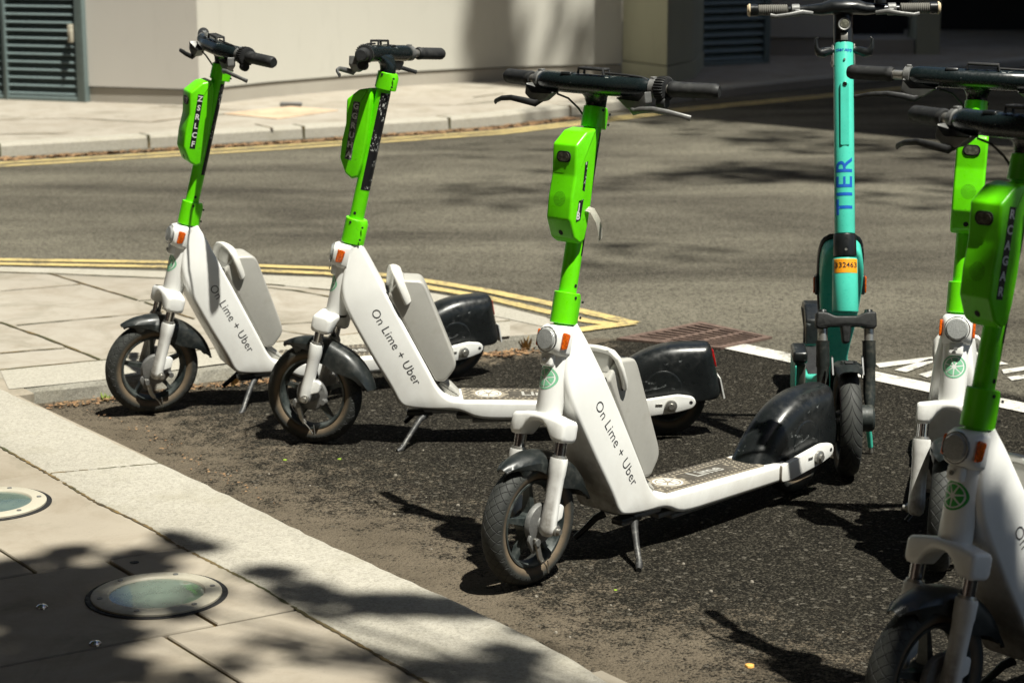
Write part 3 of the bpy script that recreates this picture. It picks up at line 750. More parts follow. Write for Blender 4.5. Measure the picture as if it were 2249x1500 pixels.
# reflector housing
M = axis_frame(.545)
b = MB(); b.loft([[(x, y, z) for y, z in rrect(0, 0, w_, h_, r_)] for x, w_, h_, r_ in ((.0, .036, .036, .012), (-.022, .036, .034, .013), (-.036, .032, .031, .016), (-.046, .027, .028, .024), (-.048, .025, .026, .024))])
b.box((-.030, 0, -.045), (.020, .034, .03), .006)
b.xf(M); hs = add('reflector_housing', b, WHITE, smooth=40)
b = MB(); b.lathe([(.0, -.0535), (.022, -.0525), (.0255, -.049), (.0262, -.044)], axis='x', n=36); b.xf(M); add('front_reflector', b, REFL, parent=hs)
b = MB(); b.lathe([(.0262, -.046), (.0285, -.048), (.0295, -.044)], axis='x', n=36); b.xf(M); add('reflector_bezel', b, BRACK, parent=hs)
for s_ in (-1, 1):
    b = MB(); P = roundpoly([(-.035, -.019), (-.017, -.016), (-.012, .017), (-.034, .021)], .005)
    b.prism(P, s_*.0375-.003, s_*.0375+.003, .0015); b.xf(M); add('side_reflector', b, AMBER, parent=hs)
b = MB(); b.lathe([(0, -.0465), (.0045, -.0465), (.0045, -.044)], (0, 0, -.045), 'x', 16); b.xf(M); add('screw', b, BRACK, parent=hs)
# emblem on the head tube
lm = lime_slice(.0265); lm = place(lm, A_(.455, .03), (0, 1, 0), AU, head_bvh, .0005)
# u x v must point forward (-x): (0,1,0) x AU = +x, so flip
lm.bm.free(); lm = lime_slice(.0265); place(lm, A_(.462, .03), (0, -1, 0), AU, head_bvh, .0006, .05, .005)
PARTS.append(('emblem', None, head, False)); EMB = len(PARTS)-1; EMB_MESH = [lm.mesh('emblem', MINT, 0), None]
EMB_MESH[1] = EMB_MESH[0].copy(); EMB_MESH[1].materials[0] = DGREEN
PARTS[EMB] = ('emblem', EMB_MESH[0], head, False)
# side lettering: thin wordmark running down the flank
for s_ in (-1, 1):
    b = text_bm('On Lime + Uber', .0352, -.0003, 1.04)
    dn = Vector((.495, 0, -.869)).normalized(); up_ = Vector((.869, 0, .495)).normalized()
    o_ = Vector((.2335, s_*.07, .292))
    if s_ < 0: place(b, o_, dn, up_, body_bvh, .0007)
    else: place(b, o_, -dn, up_, body_bvh, .0007)
    add('lettering', b, INK, parent=body, smooth=0, keep=True)
# deck mat with honeycomb cells
def deck_z(x): return .131+(x-.48)*(-.013/.415)+.0002
b = MB(); P = [(x, deck_z(x)) for x in (.425, .5, .6, .7, .76, .815)]
poly = [(p[0], p[1]) for p in P]+[(p[0], p[1]+.003) for p in P[::-1]]
b.prism(poly, -.058, .058, 0)
hs_ = .0098; b.mi = 1; yy = -.049; row = 0
logo = lambda x, y: ((x-.50)/.044)**2+((y)/.040)**2 < 1.25 or (.555 < x < .745 and abs(y) < .030)
while yy < .054:
    xx = .434+(hs_*.87 if row % 2 else 0)
    while xx < .806:
        if not logo(xx, yy):
            z = deck_z(xx)+.0033; rr = hs_*.80
            b.f([b.v((xx+rr*math.sin(R_(60*i)), yy+rr*math.cos(R_(60*i)), z)) for i in range(6)])
        xx += hs_*1.74
    yy += hs_*1.5; row += 1
dm = add('deck_mat', b, [MATB, MATD], smooth=0)
b = MB(); z = deck_z(.68)+.0006
b.f([b.v((x, y, deck_z(x)+.0034)) for x, y in ((.558, -.029), (.742, -.029), (.742, .029), (.558, .029))]); add('dark_panel', b, MATD, parent=dm, smooth=0)
b = lime_slice(.038); 
for v in b.bm.verts: v.co = Vector((v.co.x+.50, v.co.y, deck_z(v.co.x+.5)+.0036))
add('emblem', b, HANDLE, parent=dm, smooth=0)
b = text_bm('Lime', .058, .0012)
for v in b.bm.verts: v.co = Vector((.65+v.co.x, v.co.y, 0))
for v in b.bm.verts: v.co.z = deck_z(v.co.x)+.0040
add('lettering', b, BATT, parent=dm, smooth=0, keep=True)
# rear arms
for s_ in (-1, 1):
    P = roundpoly([(.86, .116), (.90, .121), (1.04, .140), (1.085, .133), (1.094, .116), (1.085, .100), (1.04, .088), (.90, .070), (.86, .072)], .012)
    b = MB(); b.prism(P, s_*.0745-.007, s_*.0745+.007, .003)
    ar = add('rear_arm', b, WHITE)
    b = MB(); b.lathe([(0, .022), (.0085, .022), (.0095, .017), (.017, .015), (.018, .006)] if s_ > 0 else [(0, -.022), (.0085, -.022), (.0095, -.017), (.017, -.015), (.018, -.006)], (1.02, s_*.074, .109), 'y', 20); add('axle_nut', b, METAL, parent=ar)
    b = MB(); b.lathe([(0, s_*.0077), (.0055, s_*.0077)], (1.078, s_*.074, .117), 'y', 14); add('arm_hole', b, HOLE, parent=ar)
    b = MB(); b.box((.985, s_*.082, .112), (.02, .002, .006), .0005); b.box((.89, s_*.0755, .094), (.006, .004, .006), .001); add('bolt', b, METAL, parent=ar)
# battery
P = roundpoly([(.213, .440), (.246, .484), (.308, .480), (.320, .465), (.405, .245), (.402, .222), (.373, .184), (.346, .186)], [.006, .02, .012, .02, .02, .01, .012, .006])
b = MB(); b.prism(P, -.052, .052, .008, 4); bt = add('battery', b, BATT, smooth=40)
b = MB(); b.prism(roundpoly([(.204, .446), (.212, .450), (.356, .180), (.345, .176)], .002), -.046, .046, .002); add('battery_gap', b, HOLE, parent=bt)
b = MB()
pth = [(.226, .046, .44), (.228, .050, .470), (.230, .048, .490), (.233, .040, .501), (.236, .022, .505), (.237, 0, .506), (.238, -.022, .505), (.240, -.040, .501), (.245, -.051, .488), (.254, -.055, .462), (.264, -.055, .435), (.270, -.051, .420)]
b.tube(pth, [.009]*3+[.0085]*6+[.009, .009, .006], 10, 1.9, up=(0, 1, 0)) if 0 else b.tube(pth, .0080, 12, 2.1, up=(0, 1, 0))
add('handle', b, HANDLE, parent=bt, smooth=60)
b = MB(); b.prism(roundpoly([(.224, .455), (.229, .488), (.237, .498), (.248, .496), (.262, .484), (.262, .455)], .005), -.040, .040, .006); add('handle_recess', b, BATT, parent=bt)
b = MB(); b.lathe([(0, .0), (.004, .0)], (.262, -.0535, .415), 'y', 14); b.xf(Matrix.Identity(4)); add('rivet', b, HOLE, parent=bt)
b = MB(); b.prism(roundpoly([(.352, .175), (.366, .182), (.392, .168), (.418, .140), (.412, .132), (.372, .137)], .006), -.030, .030, .008); add('battery_latch', b, BATT)
# rear mudguard
P = [(.792, .118), (.812, .145), (.842, .178), (.880, .210), (.920, .238), (.960, .258), (1.000, .270), (1.04, .276), (1.138, .276), (1.147, .262), (1.153, .225), (1.178, .140), (1.172, .116), (1.14, .108), (1.05, .118)]
P = [(x, z) for x, z in P]
P = roundpoly(P, [.0, .01, .02, .02, .02, .02, .02, .03, .010, .008, .03, .03, .008, .02, .02], 3)
P = P[:max(i for i, p in enumerate(P) if p[0] > 1.16)+1]
b = MB(); cg = (1.02, .116); rings = []
cs = [(-.0575, 0), (-.0575, .42), (-.0570, .64), (-.0550, .76), (-.0505, .85), (-.044, .915), (-.035, .96), (-.022, .988), (0, 1.)]; cs += [(-y, k) for y, k in cs[-2::-1]]
for x, z in P: rings.append([(cg[0]+(x-cg[0])*k, y, cg[1]+(z-cg[1])*k) for y, k in cs])
b.loft(rings, closed=False, caps=False); bmesh.ops.remove_doubles(b.bm, verts=b.bm.verts, dist=1e-5); rf = add('rear_mudguard', b, BLACKP, smooth=40)
for s_ in (-1, 1):
    b = MB(); b.lathe([(.0, s_*.0586), (.050, s_*.0588), (.0550, s_*.0584), (.057, s_*.0564)], (1.0, 0, .150), 'y', 48)
    bmesh.ops.bisect_plane(b.bm, geom=b.bm.verts[:]+b.bm.edges[:]+b.bm.faces[:], plane_co=(1, 0, .13), plane_no=(.1, 0, -1), clear_outer=True)
    add('mudguard_boss', b, BLACKP, parent=rf, smooth=60)
b = MB(); b.prism(roundpoly([(1.138, .262), (1.1505, .256), (1.162, .205), (1.150, .205)], .003), -.022, .022, .003); add('tail_light', b, RED, parent=rf)
b = MB(); b.prism(roundpoly([(1.168, .175), (1.172, .174), (1.186, .115), (1.182, .113)], .001), -.035, .035, 0); add('number_plate', b, LETTER, parent=rf)
# wheels
def tyre_prof(r, w): return [(r-.047, -w*.62), (r-.036, -w*.86), (r-.022, -w), (r-.012, -w*.88), (r-.004, -w*.55), (r, 0), (r-.004, w*.55), (r-.012, w*.88), (r-.022, w), (r-.036, w*.86), (r-.047, w*.62)]
def add_wheel(c, r, w, tm, steers, spokes=5, name='front_wheel'):
    b = MB(); b.lathe(tyre_prof(r, w), c, 'y', 96, True); ty = add('front_tyre' if steers else 'rear_tyre', b, tm, steers, smooth=60)
    b = MB(); rr = r-.047
    b.lathe([(rr+.004, -w*.66), (rr+.003, -w*.80), (rr-.002, -w*.78), (rr-.006, -w*.5), (rr-.011, 0), (rr-.006, w*.5), (rr-.002, w*.78), (rr+.003, w*.80), (rr+.004, w*.66)], c, 'y', 72, True)
    for k in range(spokes):
        a = 2*math.pi*k/spokes+.35
        M = Matrix.Translation(c) @ Matrix.Rotation(-a, 4, 'Y')
        q = MB(); q.loft([[(x, y*yw, z*zw) for y, z in ((-1, -1), (1, -1), (1, 1), (-1, 1))] for x, yw, zw in ((.012, .014, .016), (.035, .012, .008), (rr-.012, .008, .005), (rr-.004, .010, .011))]); q.xf(M)
        me = bpy.data.meshes.new('x'); q.bm.to_mesh(me); b.bm.from_mesh(me); bpy.data.meshes.remove(me); q.bm.free()
    b.lathe([(0, -.024), (.024, -.024), (.028, -.018), (.028, .018), (.024, .024), (0, .024)], c, 'y', 32)
    rm = add('wheel_rim', b, RIM, steers, parent=ty)
    return ty
wf = add_wheel((0, 0, RW), RW, .0275, TYRE_F, True)
b = MB(); b.lathe([(0, -.047), (.018, -.047), (.022, -.040), (.044, -.036), (.047, -.030), (.047, -.024), (.02, -.02)], (.004, 0, RW+.002), 'y', 40)
b.prism(roundpoly([(-.044, .135), (-.020, .098), (-.034, .086), (-.052, .12)], .006), -.045, -.037, .002)
b.lathe([(0, -.055), (.008, -.055), (.009, -.045)], (-.030, 0, .115), 'y', 16); b.lathe([(0, -.055), (.006, -.055), (.007, -.045)], (.036, 0, .168), 'y', 16); b.lathe([(0, -.05), (.008, -.05), (.009, -.03)], (.045, 0, .128), 'y', 16)
add('drum_brake', b, BRACK, True, parent=wf)
b = MB(); b.prism(roundpoly([(-.040, .126), (-.024, .123), (-.012, .078), (-.003, .066), (-.012, .060), (-.024, .074)], .004), -.052, -.046, .001); b.tube([(-.012, -.052, .068), (.003, -.05, .053), (.014, -.046, .034)], .0016, 6); add('brake_arm', b, METAL, True, parent=wf)
b = MB(); b.tube([(.016, -.044, .06), (.020, -.044, .030)], .0012, 6); add('valve_wire', b, METAL, True, parent=wf)
wr = add_wheel((1.02, 0, RR), RR, .027, TYRE_R, False)
# fork
ZC = .372
M = axis_frame(ZC)
b = MB(); rings = []
for y, zt, zb, d in ((-.0765, -.006, -.040, .018), (-.0750, -.001, -.046, .0255), (-.070, .001, -.049, .029), (-.058, .003, -.049, .030), (-.046, .005, -.047, .030), (-.039, .007, -.038, .030), (-.030, .008, -.024, .031), (-.018, .009, -.014, .032), (-.008, .009, -.011, .032)):
    rings.append((y, zt, zb, d))
rings += [(-y, a, c, d) for y, a, c, d in rings[::-1]]
b.loft([[(.5*(x+x)-.004, y, z) for x, z in rrect(0, (zt+zb)/2, d, (zt-zb)/2, min(.011, (zt-zb)*.45), 3)] for y, zt, zb, d in rings]); b.xf(axis_frame(ZC+.004, .006))
crown = add('fork_crown', b, WHITE, True, smooth=50)
LX = Vector((0, 0, RW)) - A_(RW); fo = LX.dot(AF)         # hub ahead of the axis
def legp(t, f, y):
    c = A_(.33)-AU*.0; 
    h = (Vector((0, 0, RW))-A_(.33)).dot(AU)
    return A_(.33)+AU*(h+t)+AF*(f)+Vector((0, y, 0))
for s_ in (-1, 1):
    y = s_*.059; pr = [(-.020, .010, .018), (-.013, .0175, .018), (.0, .0200, .017), (.03, .0190, .016), (.06, .0180, .015), (.112, .0190, .014), (.122, .0205, .014), (.150, .0212, .014), (.156, .0200, .014)]
    b = MB(); b.tube([legp(t, f+.0, y) for t, r, f in pr], [r for t, r, f in pr], 24, .95, up=(0, 1, 0))
    lg = add('fork_leg', b, WHITE, True, smooth=50)
    b = MB(); b.prism(roundpoly([(.010, .150), (.040, .158), (.046, .184), (.036, .192), (.018, .190)], .005), y-.007, y+.007, .002); add('brake_lug', b, WHITE, True, parent=lg)
    b = MB(); b.tube([legp(.150, .014, y), legp(.215, .014, y)], .0135, 24); add('stanchion', b, CHROME, True, parent=lg)
    b = MB(); b.tube([legp(.155, .014, y), legp(.162, .014, y)], [.0175, .0165], 24); add('dust_seal', b, METAL, True, parent=lg)
    b = MB(); b.lathe([(0, s_*.036), (.0065, s_*.036), (.0075, s_*.028), (.0115, s_*.027), (.012, s_*.018)] , (.004, s_*.054, RW-.006), 'y', 18); add('axle_nut', b, METAL, True, parent=lg)
# front mudguard
def ro(th): return .163+.022*max(0, (60-th)/55) if th < 60 else .163+.006*max(0, (th-100)/22)
b = MB(); rings = []
key = [(124, .162, .014), (112, .148, .030), (100, .134, .036), (88, .122, .038), (74, .108, .039), (60, .100, .040), (45, .102, .041), (33, .118, .041), (22, .143, .040), (13, .162, .038), (7, .178, .034)]
key = spline([tuple(map(float, k)) for k in key], 3)
for th, ri, w_ in key:
    t = R_(th); r0 = ro(th); ri = min(ri, r0-.001)
    sec = [(-w_, ri), (-w_*1.02, (ri+r0)/2), (-w_*.97, r0-.020 if r0-.020 > ri else (ri+r0)/2+.0005), (-w_*.86, r0-.008), (-w_*.6, r0-.001), (-w_*.25, r0+.003), (w_*.25, r0+.003), (w_*.6, r0-.001), (w_*.86, r0-.008), (w_*.97, r0-.020 if r0-.020 > ri else (ri+r0)/2+.0005), (w_*1.02, (ri+r0)/2), (w_, ri)]
    rings.append([Vector((math.cos(t)*rr, y, RW+math.sin(t)*rr)) for y, rr in sec])
b.loft(rings, closed=False, caps=False); bmesh.ops.recalc_face_normals(b.bm, faces=b.bm.faces); bmesh.ops.solidify(b.bm, geom=b.bm.faces[:], thickness=.002)
add('front_mudguard', b, FENDER, True, smooth=60)
# stem
b = MB(); b.tube([A_(.56), A_(1.07)], .0205, 32); stem = add('stem', b, GREEN, True)
b = MB()
# black information sticker round the back of the stem
rings = []
for zz in [.735+.27*i/8 for i in range(9)]:
    rings.append([A_(zz)+Vector((math.cos(RK)*math.cos(R_(a))*.0209, math.sin(R_(a))*.0209, -math.sin(RK)*math.cos(R_(a))*.0209)) for a in range(-84, 85, 12)])
b.loft(rings, closed=False, caps=False); add('sticker', b, RAG, True, parent=stem, smooth=60)
b = MB(); b.lathe([(.0045, 0), (0, .0004)], (0, 0, 0), 'z', 12); b.xf(Matrix.Translation(A_(.668)+Vector((0, -.0208, 0))) @ Matrix.Rotation(math.pi/2, 4, 'X')); b2 = None; add('hole', b, HOLE, True, parent=stem)
def collar(z0, z1, r, name, flange, steers=True):
    L = (z1-z0)/math.cos(RK)
    b = MB(); cs = []
    k = 28
    def ring(h, rr, sc):
        out = []
        for i in range(k):
            a = 2*math.pi*i/k; x, y = rr*math.cos(a), rr*math.sin(a)
            if x > rr*.55: x = min(x*1.0+flange*sc*(1 if abs(y) < rr*.7 else .6), rr+flange*sc)
            out.append((x, y, h))
        return out
    b.loft([ring(0, r-.0015, 1), ring(.0015, r, 1), ring(L-.012, r, 1), ring(L-.0015, r, .35), ring(L, r-.002, .3)]); b.xf(axis_frame(z0))
    i = add(name, b, GREEN, steers, smooth=30)
    q = MB()
    for h in (.25, .75): q.lathe([(.0035, 0), (.0035, .001), (0, .0006)], (r*.72, h*L, r+.0015), 'z', 10) if 0 else q.lathe([(0, -(r*.80)), (.003, -(r*.80)), (.003, -(r*.72))], (r+flange*.4, 0, h*L), 'y', 10)
    q.lathe([(0, -.0008-r), (.0035, -.0008-r), (.0035, -r+.002)], (-.004, 0, L*.86), 'y', 10)
    q.xf(axis_frame(z0)); add('bolt', q, HOLE, steers, parent=i)
    return i
collar(.583, .652, .0295, 'lower_collar', .007); collar(1.014, 1.060, .0265, 'upper_collar', .008)
# neck and handlebar
NB = A_(1.104, .032)
b = MB(); rr_ = []
for zz, rx, ry, sh in ((1.056, .0225, .0235, 0), (1.068, .022, .024, 0), (1.080, .0215, .028, .004), (1.092, .021, .040, .014), (1.100, .019, .062, .024), (1.106, .014, .090, .03)):
    c = A_(zz, sh); rr_.append([c+Vector((rx*math.cos(2*math.pi*i/28), ry*math.sin(2*math.pi*i/28), 0)) for i in range(28)])
b.loft(rr_); add('neck', b, BARP, True, smooth=60)
bx, bz = NB.x, NB.z
def barp(y): a = abs(y); return Vector((bx+(.0 if a < .05 else .45*(a-.05)**1.35), y, bz-.012*max(0, a-.12)))
b = MB(); ys = [-.150+.3*i/24 for i in range(25)]
b.tube([barp(y) for y in ys], [.019]+[.0228]*23+[.019], 24); hb = add('handlebar', b, BARP, True)
b = MB(); b.tube([barp(-.29), barp(-.2), barp(-.14)], .011, 16); b.tube([barp(.14), barp(.2), barp(.29)], .011, 16); add('bar_core', b, METAL, True, parent=hb)
for s_ in (-1, 1):
    b = MB(); ys = [.193+.107*i/16 for i in range(17)]
    rad = [.0150, .0182, .0178]+[.0168+.0006*(i % 2) for i in range(11)]+[.0172, .0168, .013]
    b.tube([barp(s_*y) for y in ys], rad, 24); gp = add('grip', b, GRIP, True, parent=hb, smooth=50)
    # brake clamp, bracket and lever
    b = MB(); b.tube([barp(s_*y) for y in (.150, .152, .165, .167)], [.018, .0215, .0215, .018], 24); q = barp(s_*.158)
    b.box((q.x, q.y, q.z+.019), (.014, .012, .012), .002)
    M = Matrix(((0, 1, 0, 0), (1, 0, 0, 0), (0, 0, 1, 0), (0, 0, 0, 1)))
    pl = roundpoly([(s_*.168, bz-.004), (s_*.172, bz-.030), (s_*.146, bz-.050), (s_*.118, bz-.044), (s_*.088, bz-.022), (s_*.150, bz-.024)], .004)
    q2 = MB(); q2.prism(pl, bx-.022, bx+.002, .003); q2.xf(M); me = bpy.data.meshes.new('x'); q2.bm.to_mesh(me); b.bm.from_mesh(me); q2.bm.free()
    bc = add('brake_clamp', b, BRACK, True, parent=hb)
    b = MB(); b.tube([(bx-.016, s_*.120, bz-.040), (bx-.022, s_*.140, bz-.050), (bx-.034, s_*.165, bz-.044), (bx-.036, s_*.20, bz-.040), (bx-.028, s_*.235, bz-.044), (bx-.010, s_*.265, bz-.052), (bx-.002, s_*.276, bz-.056)], [.004, .008, .0075, .0065, .006, .0055, .0065], 12, .55, up=(0, 0, 1))
    add('brake_lever', b, BRACK if s_ < 0 else GRIP, True, parent=hb, smooth=60)
    if s_ > 0: b = MB(); b.tube([(bx-.010, s_*.085, bz-.026), (bx-.008, s_*.055, bz-.034), (bx+.002, s_*.034, bz-.055), (bx+.018, s_*.020, bz-.085)], .0024, 8); add('brake_cable', b, GRIP, True, parent=hb)
b = MB(); n = 26; rings = []
for y, r in ((-.170, .020), (-.171, .026), (-.174, .0275), (-.188, .0275), (-.191, .026), (-.192, .018)):
    c = barp(y); rings.append([c+Vector(((r if (k % 4 < 2 or r < .025) else r-.003)*math.cos(2*math.pi*k/104), 0, (r if (k % 4 < 2 or r < .025) else r-.003)*math.sin(2*math.pi*k/104))) for k in range(104)])
b.loft(rings); b.lathe([(0, -.012), (.011, -.012), (.013, -.008), (.013, .008), (0, .012)], barp(-.181)+Vector((-.004, 0, -.030)), 'y', 20); add('bell_ring', b, GRIP, True, parent=hb, smooth=30)
b = MB()
z0 = bz+.0225
b.tube([(bx-.010, -.045, z0), (bx-.010, -.043, z0+.012), (bx-.010, .025, z0+.012), (bx-.010, .027, z0+.0)], .0032, 8); b.tube([(bx+.012, -.045, z0-.003), (bx+.012, -.043, z0+.012), (bx+.012, .025, z0+.012), (bx+.012, .027, z0-.003)], .0032, 8)
for yv in (-.042, -.018, .006, .024): b.tube([(bx-.010, yv, z0+.012), (bx+.012, yv, z0+.012)], .003, 8)
b.tube([(bx, -.04, z0+.004), (bx+.002, -.10, z0+.003), (bx+.01, -.135, z0), (bx+.012, -.15, z0-.006)], .0026, 8)
add('phone_bracket', b, GRIP, True, parent=hb)
# display unit
b = MB(); b.prism(roundpoly([(bx-.016, bz+.018), (bx-.012, bz+.025), (bx+.016, bz+.023), (bx+.018, bz+.016)], .003), .045, .075, .003); add('display', b, BLACKP, True, parent=hb)
# tracker box with headlight
GP = [(.128, .996), (.150, 1.012), (.182, 1.017), (.186, .985), (.180, .930), (.170, .860), (.158, .805), (.146, .770), (.128, .764), (.108, .778), (.092, .822), (.098, .870), (.110, .918), (.111, .950), (.113, .985)]
GP = roundpoly(GP, .004, 2)
b = MB(); b.prism(GP, -.0347, .0347, .0065, 4); gp_bvh = bvh_of(b); gps = add('tracker_box', b, GREEN, True, smooth=32)
FX = Vector((.1125, 0, .966)); fn = Vector((-1, 0, .02)).normalized(); fu = Vector((.03, 0, 1)).normalized()
def facebox(b, cy, cz, hw_, hh_, d, r=.006, x0=.1115):
    P = rrect(cy, cz, hw_, hh_, r, 4); 
    b.loft([[(x0+.004, y, z) for y, z in P], [(x0-d, y, z) for y, z in P], [(x0-d, cy+(y-cy)*.9, cz+(z-cz)*.88) for y, z in P]]); return b
b = MB(); facebox(b, 0, .958, .0195, .0125, .0018, .011); hl = add('headlight', b, HOLE, True, parent=gps)
b = MB(); facebox(b, 0, .958, .0160, .0095, .0030, .009); add('headlight_lens', b, LENS, True, parent=gps)
b = MB()
for r_, n_ in ((.0035, 6), (.0065, 12), (.0095, 18), (.0125, 24), (.0155, 30)):
    for k in range(n_):
        a = 2*math.pi*k/n_; cy, cz = r_*math.cos(a), .866+r_*math.sin(a)
        for q in (0,):
            vs = [b.v((0, cy+.0009*math.cos(t), cz+.0009*math.sin(t))) for t in (0, 1.57, 3.14, 4.71)]; b.f(vs)
for v in b.bm.verts:
    h = gp_bvh.ray_cast(Vector((.0, v.co.y, v.co.z)), Vector((1, 0, 0)), .3); v.co.x = (h[0].x if h[0] else .1)-.0004
add('speaker_holes', b, HOLE, True, parent=gps, smooth=0)
b = MB(); b.lathe([(0, 0), (.006, 0)], (0, 0, 0), 'x', 16)
for v in b.bm.verts:
    y_, z_ = v.co.y, v.co.z+.790; h = gp_bvh.ray_cast(Vector((.0, y_, z_)), Vector((1, 0, 0)), .3); v.co = Vector(((h[0].x if h[0] else .1)-.0005, y_, z_))
add('port', b, HOLE, True, parent=gps)
# kickstand
b = MB(); b.box((.300, -.038, .094), (.075, .034, .016), .004); ks = add('stand_mount', b, BLACKP)
b = MB(); b.tube([(.318, -.046, .088), (.300, -.062, .078), (.272, -.092, .045), (.250, -.118, .018)], [.010, .0085, .0075, .007], 12); b.tube([(.252, -.116, .020), (.243, -.124, .009), (.232, -.132, .006)], [.008, .0088, .006], 12)
add('kickstand', b, STANDM, parent=None)
b = MB(); b.tube([(.318, .046, .086), (.300, .058, .076), (.28, .074, .05), (.262, .090, .028)], [.010, .0085, .0075, .007], 12); add('kickstand', b, BLACKP)
b = MB(); b.box((.455, 0, .078), (.10, .10, .012), .003); b.box((.36, 0, .098), (.10, .11, .014), .004); b.box((.66, 0, .068), (.42, .11, .010), .003); add('underside_plate', b, BRACK)

def steer_matrix(st_): return Matrix.Translation(A_(0)) @ Matrix.Rotation(st_, 4, AU) @ Matrix.Translation(-A_(0))
def scooter(x, y, yaw, steer, lean, label, strip=None, loose=False, dark_emblem=False, first=False):
    M = Matrix.Translation((x, y, 0)) @ Matrix.Rotation(yaw, 4, 'Z') @ Matrix.Rotation(lean, 4, 'X')
    root = thing('electric_scooter', M, label, 'electric scooter', 'green and white rental scooters parked in the bay')
    S = steer_matrix(steer); objs = []
    for i, (name, me, par, ste) in enumerate(PARTS):
        if i == EMB: me = EMB_MESH[1 if dark_emblem else 0]
        o = bpy.data.objects.new(name, me); COL.objects.link(o); objs.append(o)
        if par is None: o.parent = root; o.matrix_local = S if ste else Matrix.Identity(4)
        else: o.parent = objs[par]
    box = objs[gps]
    if strip:
        letters, style = strip
        p0, p1 = Vector((.1445, 0, .978)), Vector((.1175, 0, .818)); d = (p1-p0).normalized(); u = Vector((-d.z, 0, d.x))
        u = Vector((.985, 0, -.17)).normalized(); vv = Vector((.17, 0, .985)).normalized()
        if style != 'torn':
            w_ = .0085 if style == 'strip' else .0100
            b = MB(); b.f([b.v(p) for p in (p0-u*w_, p0+u*w_, p1+u*w_, p1-u*w_)])
            for v in b.bm.verts: v.co.y = -.0351
            o = link('letter_strip', b.mesh('letter_strip', STICK if style == 'strip' else SILV, 0), box)
        n = len(letters)
        for k, ch in enumerate(letters):
            if ch == ' ': continue
            c = p0.lerp(p1, (k+.5)/n); b = text_bm(ch, .0225, .0007)
            place(b, (c.x, -.0357, c.z), u, vv)
            me = b.mesh('letter', LETTER, 0, True)
            link('letter', me, box)
    if loose:
        b = MB(); P = [(.150, -.0365, .842), (.158, -.046, .838), (.166, -.056, .815), (.180, -.052, .79), (.183, -.050, .77)]
        L = [Vector(p)+Vector((-.008, 0, -.004)) for p in P]; Rr = [Vector(p)+Vector((.006, 0, .004)) for p in P]
        b.loft([[a, c] for a, c in zip(L, Rr)], closed=False, caps=False); bmesh.ops.solidify(b.bm, geom=b.bm.faces[:], thickness=.0005); link('peeling_sticker', b.mesh('peeling_sticker', PEEL, 60), box)
        b = MB(); q0, q1 = Vector((.149, -.0352, .945)), Vector((.137, -.0352, .885)); b.f([b.v(q) for q in (q0+Vector((-.006, 0, 0)), q0+Vector((.004, 0, .002)), q1+Vector((.005, 0, -.004)), q1+Vector((-.003, 0, 0)))]); link('torn_label', b.mesh('torn_label', RAG, 0), box)
        b = MB(); q0, q1 = Vector((.130, -.0352, .862)), Vector((.119, -.0352, .815)); b.f([b.v(q) for q in (q0+Vector((-.008, 0, 0)), q0+Vector((.009, 0, .002)), q1+Vector((.009, 0, .004)), q1+Vector((-.007, 0, 0)))]); link('torn_label', b.mesh('torn_label', RAG, 0), box)
    return root
scooter(-1.1006, 5.933, .4882, -.0055, .0961, 'green-stemmed white scooter with black ZSRLCF strip, leftmost of the row', ('ZSRLCF', 'strip'))
scooter(-.567, 5.5766, .0815, -.4201, .0397, 'green-stemmed white scooter with worn GGRUHA sticker, side on, second from left', ('GGRUHA', 'rag'))
scooter(.036, 4.3084, .8188, .0453, .0003, 'white scooter with peeling torn sticker on its green box, front centre of the bay', ('      JB', 'torn'), loose=True)
scooter(.9826, 4.405, 1.3175, .0, .0315, 'white scooter facing straight out, half hidden behind the nearest scooter at right', None)
scooter(.7374, 3.3685, .6706, .0, -.005, 'nearest white scooter, cut by the right edge, with black RCAGAR strip', ('RCAGAR', 'strip'), dark_emblem=True)

# ================================================================ TEAL SCOOTER
TR = R_(15); 
def T_(z, f=0., y=0.): return Vector((-.02+z*math.tan(TR)-f*math.cos(TR), y, z+f*math.sin(TR)))
TU = Vector((math.sin(TR), 0, math.cos(TR))); TF = Vector((-math.cos(TR), 0, math.sin(TR)))
def tframe(z, f=0.):
    M = Matrix.Identity(4); M.col[0][:3] = -TF; M.col[1][:3] = (0, 1, 0); M.col[2][:3] = TU; M.col[3][:3] = T_(z, f); return M
SW = Matrix(((0, 1, 0, 0), (1, 0, 0, 0), (0, 0, 1, 0), (0, 0, 0, 1)))
tt = thing('teal_scooter', Matrix.Translation((.903, 5.214, 0)) @ Matrix.Rotation(R_(86.3), 4, 'Z') @ Matrix.Rotation(-.014, 4, 'X'),
           'teal electric scooter with blue lettering on its stem, facing straight out behind the white scooters', 'electric scooter')
TWR = .146
b = MB(); b.lathe(tyre_prof(TWR, .029), (0, 0, TWR), 'y', 96, True); ty = b.build('front_tyre', TYRE_T, tt, 60)
b = MB(); b.lathe([(.100, -.024), (.094, -.02), (.090, 0), (.094, .02), (.100, .024)], (0, 0, TWR), 'y', 60, True); b.lathe([(.095, -.006), (.03, -.012), (.03, .012), (.095, .006)], (0, 0, TWR), 'y', 48); b.lathe([(0, -.03), (.03, -.03), (.034, -.02), (.034, .02), (.03, .03), (0, .03)], (0, 0, TWR), 'y', 30); b.build('wheel_rim', RIM, ty)
CROWNB = paint('satin_black_crown', (.004, .0045, .0045), .55, dirt=(.03, .03, .028), damt=.3, scale=30)
TFORK = paint('grey_green_fork', (.020, .025, .023), .5, .1, dirt=(.2, .18, .14), damt=.5, scale=20)
